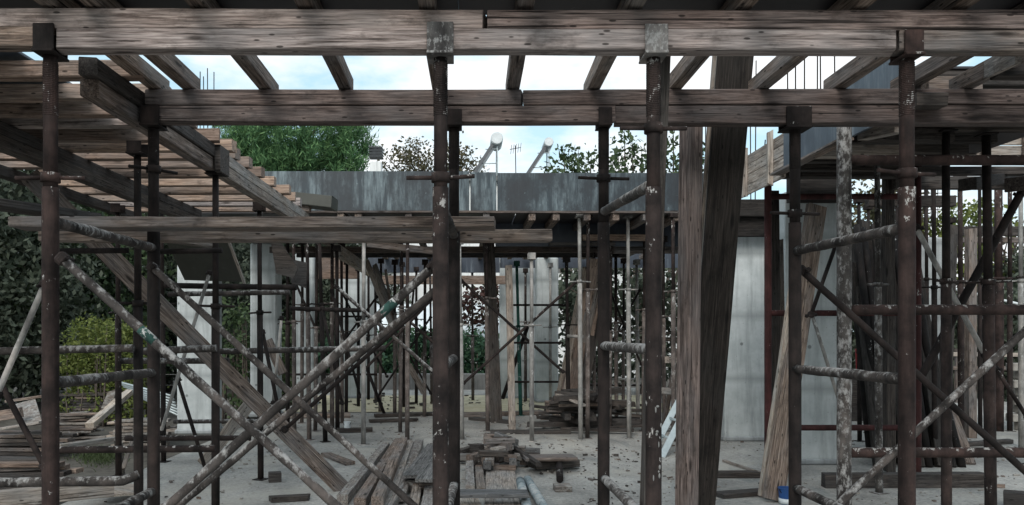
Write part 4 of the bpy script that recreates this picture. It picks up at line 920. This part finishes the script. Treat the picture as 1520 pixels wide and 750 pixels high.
for x0, y0, x1, y1, w, h, mt, lab in [
    (484, 674, 520, 688, 0.13, 0.04, 'wood', 'plank scrap on the floor left of the plank pile'),
    (401, 741, 459, 738, 0.10, 0.05, 'wood_dark', 'dark plank scrap at the bottom left of the floor'),
    (548, 625, 620, 623, 0.16, 0.05, 'wood_dark', 'thin dark plank on the floor before the sawdust'),
    (500, 639, 553, 638, 0.16, 0.06, 'wood_dark', 'dark plank by the white bucket'),
    (556, 617, 652, 614, 0.20, 0.06, 'wood_dark', 'long dark plank on the sawdust left of the middle post'),
    (678, 616, 806, 612, 0.22, 0.07, 'wood', 'long plank on the sawdust right of the middle post'),
    (728, 641, 846, 641, 0.18, 0.05, 'wood_dark', 'long dark plank on the floor before the dark timber heap'),
    (700, 621, 762, 627, 0.16, 0.05, 'wood_dark', 'thin dark plank crossing the foot of the dark timber post'),
    (395, 618, 520, 616, 0.22, 0.08, 'wood', 'long plank on the floor behind the middle prop cluster'),
    (1062, 704, 1125, 704, 0.14, 0.06, 'wood_dark', 'dark plank on the floor under the leaning boards'),
    (1066, 735, 1160, 728, 0.16, 0.04, 'wood_dark', 'dark flat board at the foot of the plank bundle'),
    (1074, 684, 1128, 702, 0.03, 0.03, 'wood_pale', 'thin pale lath on the floor by the bluish column'),
    (1394, 715, 1492, 722, 0.05, 0.03, 'wood_warm', 'thin reddish lath on the floor at right'),
    (1490, 740, 1560, 746, 0.15, 0.14, 'wood_dark', 'dark timber stub on the floor at the right edge'),
    (1425, 660, 1500, 655, 0.1, 0.06, 'wood_dark', 'dark plank on the floor before the stacked blocks')]:
    floor_timber(x0, y0, x1, y1, h / 2 + 0.003, w, h, mt, lab, 'plank', 'loose planks on the floor')
box('timber_block', (0.13, 0.12, 0.1), G(408, 708, 0.05), 'wood_dark', 'small dark block on the floor beside the left edge prop', 'block', rot=rz(0.3))
# dark timber heap in the middle distance
random.seed(9)
for i in range(44):
    d = random.uniform(11.8, 13.4); lay = random.random(); z = 0.05 + lay * 0.55
    px = 872 + random.uniform(-1, 1) * (58 - 30 * lay); a = R(90) + random.gauss(0, 0.28) if random.random() < 0.75 else random.uniform(0, 3.1)
    l = random.uniform(0.3, 0.75) * (1.1 - 0.5 * lay); c = XY(px, d, z)
    v = Vector((math.sin(a), math.cos(a), random.gauss(0, 0.07))) * l
    timber('heap_timber', c - v, c + v, 0.1, random.choice([0.05, 0.08, 0.1]), random.choice(['wood_dark', 'wood_dark', 'wood_dark', 'wood']), 'dark timber in the heap behind the dark frame post', 'timber', 'heap of dark timbers')
timber('plank', P(828, 586, 12.2), P(868, 602, 11.4), 0.08, 0.03, 'wood_pale', 'light lath sticking out of the dark timber heap', 'plank')
# buckets
def bucket(loc, r, h, mat, label, band=None):
    rt = root('bucket', loc, label, 'bucket')
    bm = bmesh.new(); n = 20; rings = [(r * 0.86, 0), (r, h), (r * 1.05, h), (r * 1.05, h * 0.95), (r * 0.99, h * 0.95)]
    prof = [(r * 0.86, 0.0), (r, h * 0.93), (r * 1.06, h * 0.93), (r * 1.06, h), (r * 0.95, h), (r * 0.80, 0.02)]
    rows = [[bm.verts.new((a * math.cos(2 * math.pi * j / n), a * math.sin(2 * math.pi * j / n), z)) for j in range(n)] for a, z in prof]
    for i in range(len(rows) - 1):
        for j in range(n): bm.faces.new((rows[i][j], rows[i][(j + 1) % n], rows[i + 1][(j + 1) % n], rows[i + 1][j]))
    bm.faces.new(rows[0][::-1]); bm.faces.new(rows[-1])
    bmesh.ops.recalc_face_normals(bm, faces=bm.faces)
    me = bpy.data.meshes.new('body'); bm.to_mesh(me); bm.free(); link('body', me, M[mat], rt, WORLD[rt.name], smooth=False)
    pts = [Vector(loc) + Vector((r * 1.05 * math.cos(t), -0.02 - r * 0.3 * math.sin(t), h * (0.93 - 0.35 * math.sin(t)))) for t in [math.pi * k / 8 for k in range(9)]]
    tube('handle', pts, 0.004, 'rust_dark', parent=rt, seg=6)
    if band: tube('label_band', [Vector(loc) + Vector((0, 0, h * 0.05)), Vector(loc) + Vector((0, 0, h * 0.36))], r * 0.97, band, parent=rt, seg=20)
    return rt
bucket(G(1168, 748, 0), 0.075, 0.15, 'blue', 'blue paint bucket with a white lower band at the foot of the plank bundle', 'whiteplastic')
bucket(G(515.5, 641, 0), 0.055, 0.16, 'whiteplastic', 'small white bucket on the floor left of the lone grey prop')
bucket(XY(1277, 13.8, 0.90), 0.085, 0.36, 'red_plastic', 'red bucket among the leaning dark poles')
box('timber_block', (0.6, 0.4, 0.9), XY(1277, 13.8, 0.45), 'wood_dark', 'dark stacked blocks behind the leaning dark poles', 'block')
# ladder
lt = root('ladder', G(976, 676), 'light aluminium ladder leaning between the two right posts', 'ladder')
fa, fb = G(968, 672), G(982, 679); v = P(1052, 540, 10.9) - fb
for f in (fa, fb): timber('rail', f, f + v, 0.03, 0.085, 'alu', parent=lt, up=Vector((1, 0, 0)), rough=0.1)
for k in range(1, 6): tube('rung', [fa + v * k / 5.6, fb + v * k / 5.6], 0.018, 'alu', parent=lt)
sh = root('sawhorse', G(998, 640), 'wooden sawhorse behind the ladder', 'sawhorse')
timber('top_beam', P(980, 580, 11.6), P(1030, 583, 11.9), 0.09, 0.1, 'wood_pale', parent=sh)
timber('leg', G(984, 640), P(1006, 520, 11.6), 0.06, 0.09, 'wood', parent=sh, up=Vector((0, 1, 0))); timber('leg', G(1024, 640), P(1010, 522, 11.9), 0.06, 0.09, 'wood', parent=sh, up=Vector((0, 1, 0)))
timber('upper_beam', P(990, 534, 11.58), P(1030, 536, 11.8), 0.08, 0.1, 'wood_pale', parent=sh)
# concrete block stack at right
for r_ in range(8):
    for c_ in range(4):
        bx = box('concrete_block', (0.38, 0.19, 0.125), XY(1508, 12.4, 0) + Vector((0.2 + c_ * 0.4 + random.uniform(-.02, .02) - (0.12 if r_ % 2 else 0), random.uniform(-.02, .02), 0.065 + r_ * 0.135)), 'block', 'grey block in the stack at the right edge', 'block', 'stacked blocks at the right edge', rot=rz(random.uniform(-.06, .06)), bevel=0.012)
# sand, chips and rubble on the slab
def chips(name, n, xr, yr, z, size, mat, kind='stuff'):
    bm = bmesh.new()
    for i in range(n):
        x, y = random.uniform(*xr), random.uniform(*yr)
        if noise.noise(Vector((x * 0.8, y * 0.6, 1.0))) < -0.12: continue
        s = size * random.choice([0.5, 0.7, 1, 1, 1.6])
        box_bm(bm, (s * random.uniform(0.5, 2.6), s * random.uniform(0.5, 1.4), s * random.uniform(0.25, 0.6)), (x, y, z + s * 0.12), Matrix.Rotation(random.uniform(0, 6), 3, 'Z'))
        # turn each chip about its own middle
    me = bpy.data.meshes.new(name); bm.to_mesh(me); bm.free()
    return tag(link(name, me, M[mat]), None, None, kind=kind)
def chips2(name, n, xr, yr, z, size, mat):
    vs_, fs = [], []
    for i in range(n):
        x, y = random.uniform(*xr), random.uniform(*yr)
        if noise.noise(Vector((x * 0.8, y * 0.6, 1.0))) < -0.15: continue
        s = size * random.choice([0.4, 0.6, 0.8, 1, 1.7]); a = random.uniform(0, 6.28); l, w, h = s * random.uniform(0.6, 3.0), s * random.uniform(0.5, 1.2), s * random.uniform(0.3, 0.8)
        ca, sa = math.cos(a), math.sin(a); k = len(vs_)
        for zz in (0, h):
            for ux, uy in ((-.5, -.5), (.5, -.5), (.5, .5), (-.5, .5)):
                ux += random.uniform(-.15, .15); uy += random.uniform(-.15, .15)
                vs_.append((x + ca * ux * l - sa * uy * w, y + sa * ux * l + ca * uy * w, z + zz))
        fs += [(k + 4, k + 5, k + 6, k + 7)] + [(k + i_, k + (i_ + 1) % 4, k + 4 + (i_ + 1) % 4, k + 4 + i_) for i_ in range(4)]
    me = bpy.data.meshes.new(name); me.from_pydata(vs_, [], fs); me.update()
    return tag(link(name, me, M[mat]), None, None, kind='stuff')
chips2('wood_chips', 450, (-3.4, 7.5), (5.5, 20), 0.003, 0.012, 'wood_dark')
chips2('wood_chips', 900, (-3.4, 7.5), (5.5, 20), 0.003, 0.016, 'wood')
chips2('rubble', 2600, (-3.0, 7.5), (5.5, 17), 0.003, 0.014, 'block')
chips2('wood_chips', 420, (-0.6, 2.2), (6.8, 11), 0.003, 0.016, 'wood_dark')
chips2('rubble', 260, (-3.4, 4), (15, 19), 0.02, 0.04, 'wood_dark')

# =================================================================== LEFT YARD
random.seed(21)
def yard_stack(px0, px1, d, rows, label, group, mats, per=3, h=0.055, w=0.16, z0=ZG, jit=0.12):
    for r_ in range(rows):
        for k in range(per):
            a = XY(px0, d + k * 0.2 + random.uniform(-.04, .04), z0 + 0.05 + r_ * (h + 0.012)); b_ = XY(px1, d + k * 0.2 + random.uniform(-.08, .08), z0 + 0.05 + r_ * (h + 0.012) + random.uniform(-.01, .03))
            a.x += random.gauss(0, jit); b_.x += random.gauss(0, jit)
            timber('stacked_plank', a, b_, w, h, random.choice(mats), label, 'plank', group)
yard_stack(-45, 84, 9.6, 6, 'old plank in the low messy stack at the left edge', 'low plank stack at the left edge', ['wood', 'wood_dark', 'wood_warm', 'wood_dark'])
yard_stack(-30, 88, 12.6, 5, 'dark plank in the stack under the pale sheet', 'plank stack under the pale sheet', ['wood_dark', 'wood'], 3)
yard_stack(84, 138, 14.0, 10, 'thin pale plank in the stack right of the first post', 'plank stack right of the first post', ['wood_pale', 'wood_cement', 'wood'], 2, 0.04)
yard_stack(176, 246, 13.2, 9, 'pale plank in the stack behind the two dark posts', 'plank stack behind the dark posts', ['wood_pale', 'wood_cement', 'wood_pale'], 2, 0.045)
yard_stack(104, 160, 16.5, 11, 'dark brown plank in the far yard stack', 'far dark plank stack', ['wood_dark', 'wood'], 2, 0.05)
outline('plywood_sheet', [(22, 600), (52, 592), (63, 628), (34, 632)], [13.2, 13.2, 12.4, 12.4], 0.03, 'wood_cement', 'pale square sheet lying tilted on the left plank stack', 'plywood')
timber('plank', P(-20, 640, 12.2), P(66, 626, 12.2), 0.3, 0.04, 'wood_pale', 'wide pale board on the left plank stack', 'plank')
timber('plank', P(-30, 622, 12.4), P(32, 612, 12.4), 0.1, 0.16, 'wood_warm', 'reddish timber on the left plank stack', 'plank')
timber('plank', P(10, 596, 14.2), P(66, 588, 14.2), 0.12, 0.05, 'wood', 'thin plank standing out above the left plank stack', 'plank')
timber('plank', P(133, 632, 11.8), P(192, 582, 13.0), 0.13, 0.09, 'wood_pale', 'pale plank leaning on the plank stack behind the dark posts', 'plank')
outline('board', [(150, 606), (160, 582), (172, 578), (166, 606)], 13.3, 0.03, 'wood_cement', 'grey board leaning beside the pale leaning plank', 'board')
for i in range(7):
    tube('steel_profile', [P(172 + i * 6, 566 + i * 4, 13.6), P(256 + i * 2, 588 + i * 5, 13.0)], 0.018, 'alu', 'thin light metal profile on the plank stack behind the dark posts', 'metal profile', 'metal profiles on the yard stack')
timber('plank', P(82, 664, 8.2), P(182, 650, 9.4), 0.12, 0.05, 'wood_pale', 'pale board at the edge of the dark pit', 'plank')
timber('formwork_beam', P(-30, 744, 6.2), P(166, 724, 6.9), 0.1, 0.14, 'wood_pale', 'long timber lying low in the left corner', 'beam')
outline('board', [(134, 725), (178, 721), (205, 722), (205, 735), (140, 740)], [7.2, 7.6, 7.6, 7.2, 7.0], 0.02, 'wood_pale', 'pale broken board at the slab edge by the dark posts', 'board')
timber('stake', G(180, 706, -0.3), P(176, 655, 8.9), 0.1, 0.05, 'wood_cement', 'short stake standing in the dark pit', 'stake', up=Vector((0, 1, 0)))
timber('lath', P(183, 696, 8.9), P(204, 628, 9.3), 0.05, 0.03, 'wood_pale', 'thin pale lath leaning by the dark posts', 'lath', up=Vector((0, 1, 0)))
gm_v, gm_f = [], []
for i in range(1500):
    c = XY(random.gauss(146, 17), random.gauss(12.6, 0.4), ZG); a = random.uniform(0, 6.28); h_ = random.uniform(0.03, 0.09); k = len(gm_v)
    s = Vector((math.cos(a), math.sin(a), 0)) * 0.008
    gm_v += [c - s, c + s, c + Vector((random.gauss(0, .04), random.gauss(0, .04), h_))]; gm_f.append((k, k + 1, k + 2))
gme = bpy.data.meshes.new('grass'); gme.from_pydata(gm_v, [], gm_f); gme.update()
tag(link('grass', gme, M['grass']), None, None, kind='stuff')
fn = root('wire_fence', XY(30, 19, ZG), 'low wire fence before the dark trees at left', 'fence')
for px in (-60, 30, 128, 226, 330): tube('post', [XY(px, 19, ZG), P(px, 520, 19)], 0.045, 'rust_dark', parent=fn)
for y in (523, 540, 556, 572): tube('wire', [P(-60, y, 19), P(330, y, 19)], 0.006, 'galv', parent=fn, seg=6)

# =================================================================== BEYOND THE SITE
lw = box('low_wall', (9.5, 0.25, 0.55), XY(640, 20.9, 0.15), 'kerb', 'low grey concrete kerb wall in front of the hedge', 'wall', bevel=0.02)
random.seed(33)
def P3(px, y, d): return tuple(P(px, y, d))
# house
hx0, hx1, hd, hz = (470 - CX) / F * 33, (1090 - CX) / F * 33, 33.0, 7.9
hs = root('white_house', ((hx0 + hx1) / 2, hd, ZG), 'white rendered house behind the hedge with chimney', 'house')
box('wall', (hx1 - hx0, 9, hz - ZG), ((hx0 + hx1) / 2, hd + 4.5, (hz + ZG) / 2), 'white', parent=hs, bevel=0.02)
box('roof', (hx1 - hx0 + 0.6, 9.6, 0.22), ((hx0 + hx1) / 2, hd + 4.5, hz + 0.11), 'kerb', parent=hs, bevel=0.02)
for x in (-3.6, 3.4, 6.2):
    for z in (4.9,):
        w_ = box('window', (1.3, 0.1, 1.4), (x, hd - 0.03, z), 'glass', parent=hs)
        f_ = box('frame', (1.5, 0.06, 0.1), (x, hd - 0.05, z - 0.78), 'kerb'); f_.parent = w_; f_.matrix_basis = WORLD[w_.name].inverted() @ WORLD[f_.name]
cx = XY(558.5, 36, 0).x
c_ = box('chimney', (0.52, 0.52, 1.9), (cx, 36, hz + 0.22 + 0.6 - 0.3), 'white', parent=hs, bevel=0.01)
for k in range(4):
    q = box('louvre', (0.62, 0.62, 0.07), (cx, 36, H + (490 - 234 + k * 4.4) / F * 36), 'glass', bevel=0.01); q.parent = c_; q.matrix_basis = WORLD[c_.name].inverted() @ WORLD[q.name]
def heater(pt, pb, rr, d, label):
    tank = P(*pt, d); bot = P(*pb, d); bot.z = hz + 0.32
    rt = root('solar_water_heater', (tank.x, d, hz + 0.22), label, 'solar heater', 'solar water heaters on the house roof')
    tube('tank', [tank + Vector((0, -0.55, 0)), tank + Vector((0, 0.75, 0))], rr, 'alu', parent=rt, seg=20)
    tube('tank_cap', [tank + Vector((0, -0.60, 0)), tank + Vector((0, -0.552, 0))], rr * 0.9, 'whiteplastic', parent=rt, seg=20)
    top = tank + Vector((-rr * 0.7, 0.1, -rr * 0.9))
    timber('collector', Vector((bot.x, d + 0.1, bot.z)), top, 1.1, 0.14, 'solar', parent=rt, rough=0.05)
    for dy in (-0.4, 0.55):
        tube('strut', [tank + Vector((0.02, dy, -rr)), Vector((tank.x + 0.02, d + dy, hz + 0.22))], 0.03, 'alu', parent=rt)
    for k in (0.35, 0.65):
        zc = hz + 0.3 + (tank.z - hz) * k
        tube('crossbar', [Vector((tank.x, d - 0.4, zc)), Vector((top.x + (bot.x - top.x) * (1 - k) * 0.9, d - 0.35, zc))], 0.022, 'alu', parent=rt)
heater((737, 210), (698, 262), 0.27, 34.5, 'solar water heater on the roof beside the middle post, larger and nearer')
heater((813, 215), (772, 262), 0.21, 35.5, 'solar water heater farther right on the roof with a tilted collector')
an = root('tv_antenna', XY(766, 35, hz + 0.22), 'thin television antenna on the roof between the solar heaters', 'antenna')
tube('mast', [XY(766, 35, hz + 0.22), P(765, 216, 35)], 0.02, 'rust_dark', parent=an, seg=6)
tube('boom', [P(757, 222, 34.6), P(773, 219, 35.3)], 0.014, 'rust_dark', parent=an, seg=6)
for k in range(5):
    c = P(758 + k * 3.5, 222 - k * 0.7, 34.7 + 0.15 * k); tube('element', [c - Vector((0.0, 0.05, 0.22)), c + Vector((0.05, 0.05, 0.22))], 0.01, 'rust_dark', parent=an, seg=6)
# white sheeting
vs_, fs = [], []; nx, ny = 60, 14
for j in range(ny + 1):
    for i in range(nx + 1):
        px = 552 + (752 - 552) * i / nx; t = j / ny; y = 452 + 52 * t
        v = P(px, y, 27.5 - 2.6 * t); v.z += 0.10 * math.sin(i * 0.9 + 3 * t) * t + 0.12 * noise.noise(Vector((i * 0.35, j * 0.5, 0))) - 0.15 * abs(math.sin(i * 0.21)) * t
        v.y += 0.25 * noise.noise(Vector((i * 0.5, j * 0.3, 7)))
        vs_.append(v)
for j in range(ny):
    for i in range(nx): a = j * (nx + 1) + i; fs.append((a, a + 1, a + nx + 2, a + nx + 1))
me = bpy.data.meshes.new('plastic_sheeting'); me.from_pydata(vs_, [], fs); me.update()
o = link('plastic_sheeting', me, M['whiteplastic'], smooth=True); tag(o, 'wrinkled white sheeting hung between the hedge and the white house', 'sheeting')
o.modifiers.new('thick', 'SOLIDIFY').thickness = 0.01
# hedge and bushes
def bush(name, label, px0, px1, y0, y1, d, depth, n, size, mat, cat='bush', z0=ZG):
    x0, x1 = (px0 - CX) / F * d, (px1 - CX) / F * d; zt = H - (y0 - CY) / F * d
    rt = root(name, ((x0 + x1) / 2, d, z0), label, cat)
    cl = []
    for i in range(int(n / 14)):
        x = random.uniform(x0, x1); edge = 1 - abs((x - (x0 + x1) / 2) / ((x1 - x0) / 2)) ** 4 * 0.35
        cl.append((x, d + random.uniform(-depth / 2, depth / 2), z0 + (zt - z0) * edge * random.random() ** 0.7))
    link('leaves', leaf_mesh('leaves', cl, n, size, size * 1.1), M[mat], rt)
    bm = bmesh.new()
    for c in random.sample(cl, min(24, len(cl))):
        a = Vector((c[0] + random.uniform(-.1, .1), c[1], z0 - 0.05)); t = tube_mesh('t', [a, Vector(c)], 0.03, 6, r1=0.008); t.transform(Matrix.Translation(a)); bm.from_mesh(t); bpy.data.meshes.remove(t)
    me = bpy.data.meshes.new('stems'); bm.to_mesh(me); bm.free(); link('stems', me, M['bark'], rt)
    return rt
bush('clipped_hedge', 'dark green hedge below the white sheeting', 470, 770, 496, 560, 23.5, 1.6, 20000, 0.14, 'leaf_hedge', 'hedge')
bush('yellow_bush', 'bright yellow green bush behind the left props', 103, 215, 476, 560, 17.0, 1.6, 9000, 0.085, 'leaf_yellow')
bush('green_bush', 'small green bush between the first two left columns', 338, 374, 445, 540, 17.5, 1.0, 1500, 0.12, 'leaf_mid')
bush('green_bush', 'green bush between the second and third left columns', 408, 440, 480, 580, 19, 1.0, 1500, 0.14, 'leaf_mid')
bush('dark_hedge', 'dark hedge beyond the stacked blocks at right', 1380, 1640, 440, 560, 19, 1.4, 7000, 0.2, 'leaf_dark', 'hedge')
def blob(px, y, d, rx, ry, rz_): return (P3(px, y, d), (rx, ry, rz_))
TG = 'dark trees on the left slope'
for px, d, top, rad, lab, mt in [(-70, 19, 130, 3.0, 'dense dark tree cut by the left picture edge', 'leaf_dark'), (50, 22, 150, 3.2, 'dense dark tree right behind the first rusty post', 'leaf_mid'), (150, 24.5, 190, 3.4, 'dense dark tree above the yellow green bush', 'leaf_dark'), (250, 26, 215, 3.0, 'dark tree behind the first left column', 'leaf_dark'),
                            (355, 30, 270, 3.0, 'dark tree behind the second left column', 'leaf_dark'), (470, 31, 280, 3.0, 'dark tree behind the narrow far columns', 'leaf_dark')]:
    zt = H + (490 - top) / F * d; zc = zt * 0.52
    bl = [blob(px, 490 - (zt * 0.72 - H) * F / d, d, rad * 0.75, rad * 0.75, zt * 0.28), blob(px - 20, 490 - (zc * 0.8 - H) * F / d, d, rad, rad, zt * 0.36), blob(px + 45, 490 - (zc * 0.75 - H) * F / d, d - 0.6, rad * 0.8, rad * 0.8, zt * 0.33), blob(px, 490 - (zt * 0.16 - H) * F / d, d - 0.5, rad * 1.1, rad * 0.8, zt * 0.18)]
    tree('dark_tree', lab, XY(px, d, ZG), bl, 900, 30000, 0.17, 0.26, mt, 0.16, group=TG)
tree('pine_tree', 'bushy green pine above the left end of the blue panels', XY(430, 38, ZG), [blob(440, 212, 38, 3.2, 2.6, 1.7), blob(372, 214, 38.5, 1.9, 1.8, 1.25), blob(505, 214, 38, 1.5, 1.6, 1.2), blob(345, 238, 38, 1.3, 1.3, 0.9), blob(470, 245, 38, 2.6, 2, 1.0), blob(400, 250, 38, 2.2, 2, 0.9)], 420, 42000, 0.34, 0.17, 'leaf_pine', 0.25, aspect=0.13, up=1.1, limbs=14)
tree('thin_tree', 'sparse olive brown tree beyond the roof, left of the middle post', XY(635, 47, ZG), [blob(600, 246, 47, 1.7, 1.5, 1.1), blob(640, 238, 47, 2.0, 1.7, 1.4), blob(682, 246, 47, 1.5, 1.5, 1.0)], 150, 3000, 0.22, 0.3, 'leaf_olive', 0.2, limbs=30)
def sprigs(name, label, d, shoots, base_px, mat, leaf=0.2, n_per=150, cat='tree'):
    rt = root(name, XY(base_px, d, ZG), label, cat); bm = bmesh.new(); cl = []
    for px, y, yb in shoots:
        a = P(px + random.uniform(-4, 4), yb, d); b_ = P(px, y, d + random.uniform(-.4, .4))
        for p_, q_, r0, r1 in ((XY(base_px, d, ZG - 0.05), a, 0.07, 0.04), (a, b_, 0.035, 0.006)):
            t = tube_mesh('t', [p_, q_], r0, 6, r1=r1); t.transform(Matrix.Translation(p_)); bm.from_mesh(t); bpy.data.meshes.remove(t)
        for k in range(16):
            t = k / 15; sp = (1 - t) * 0.42 + 0.06
            cl.append(a.lerp(b_, t) + Vector((random.gauss(0, sp), random.gauss(0, sp), 0)))
    me = bpy.data.meshes.new('trunk'); bm.to_mesh(me); bm.free(); link('trunk', me, M['bark'], rt)
    link('crown', leaf_mesh('crown', cl, n_per * len(shoots), leaf, 0.13, 0.5), M[mat], rt)
    return rt
sprigs('leafy_tree', 'young leafy tree rising in shoots above the right blue panel', 27, [(838, 222, 270), (858, 218, 272), (878, 228, 272), (848, 240, 275), (820, 246, 280), (910, 236, 275)], 860, 'leaf_mid', 0.21, 110)
sprigs('leafy_tree', 'taller leafy tree above the blue panel at the right front post', 26, [(927, 188, 270), (938, 205, 275), (952, 222, 275), (918, 226, 280), (968, 228, 280), (985, 212, 276), (1000, 196, 272), (1014, 226, 280), (1040, 220, 280)], 960, 'leaf_mid', 0.21, 110)
tree('ivy_tree', 'dark leafy tree before the white house, behind the right posts', XY(945, 19.5, ZG), [blob(900, 430, 19.5, 1.3, 1.0, 1.0), blob(960, 420, 19.5, 1.5, 1.0, 1.1), blob(1020, 440, 19.5, 1.4, 1.0, 1.2), blob(930, 520, 19.5, 1.5, 1.0, 0.9), blob(1010, 530, 19.5, 1.3, 0.8, 0.9)], 190, 4200, 0.2, 0.2, 'leaf_dark', 0.1, limbs=22)
tree('ivy_tree', 'narrow dark creeper tree right of the grooved column', XY(845, 20.5, ZG), [blob(842, 420, 20.5, 0.5, 0.5, 0.9), blob(850, 500, 20.5, 0.4, 0.5, 1.0)], 50, 900, 0.2, 0.2, 'leaf_dark', 0.06, limbs=8)
tree('red_leaved_tree', 'small tree with reddish dark leaves before the white sheeting', XY(716, 24.5, ZG), [blob(716, 456, 24.5, 0.75, 0.6, 0.62), blob(735, 440, 24.5, 0.4, 0.4, 0.4)], 60, 850, 0.17, 0.14, 'leaf_red', 0.05, limbs=14)
tree('yellow_tree', 'yellow leaved tree seen under the right slab beside the grey post', XY(1290, 25, ZG), [blob(1285, 275, 25, 1.2, 1.0, 0.7), blob(1310, 320, 25, 1.6, 1.0, 1.2), blob(1270, 380, 25, 2.0, 1.2, 1.6)], 160, 4200, 0.17, 0.22, 'leaf_olive', 0.12, limbs=18)
tree('dark_tree', 'dark bushy tree behind the leaning dark poles', XY(1310, 22, ZG), [blob(1280, 450, 22, 1.4, 1.0, 1.5), blob(1335, 470, 22, 1.2, 1.0, 1.3), blob(1300, 550, 22, 1.6, 1.0, 0.9)], 200, 5200, 0.22, 0.24, 'leaf_dark', 0.12)
tree('yellow_tree', 'yellow green tree against the sky between the right edge props', XY(1440, 24, ZG), [blob(1425, 330, 24, 1.0, 0.9, 0.6), blob(1445, 345, 24, 1.2, 1.0, 0.5), blob(1430, 420, 24, 1.4, 1, 1.1)], 120, 2600, 0.18, 0.2, 'leaf_yellow', 0.1, limbs=16)
tree('bare_tree', 'almost bare tree with thin twigs at the right edge', XY(1490, 25, ZG), [blob(1480, 345, 25, 1.3, 1.0, 0.9), blob(1515, 380, 25, 1.1, 1.0, 1.0)], 120, 700, 0.13, 0.25, 'leaf_olive', 0.09, limbs=60)
tree('dark_tree', 'dark dense tree low behind the stacked blocks', XY(1500, 22.5, ZG), [blob(1490, 470, 22.5, 1.6, 1.1, 1.2), blob(1545, 440, 22.5, 1.4, 1.1, 1.5)], 150, 4500, 0.2, 0.22, 'leaf_dark', 0.12)
rl = root('site_fence', XY(1470, 17, 0), 'low timber site fence with pale top rails beyond the right props', 'fence')
for y in (526, 546): timber('rail', P(1410, y, 17), P(1620, y + 2, 17), 0.04, 0.09, 'wood_pale' if y < 530 else 'wood', parent=rl)
for px in (1420, 1500, 1580): timber('post', XY(px, 17.06, 0), P(px, 518, 17.06), 0.07, 0.07, 'wood', parent=rl, up=Vector((0, 1, 0)))
tube('handrail', [P(1413, 428, 18), P(1540, 458, 18)], 0.03, 'whiteplastic', 'thin white sloping rail beyond the right props', 'rail')
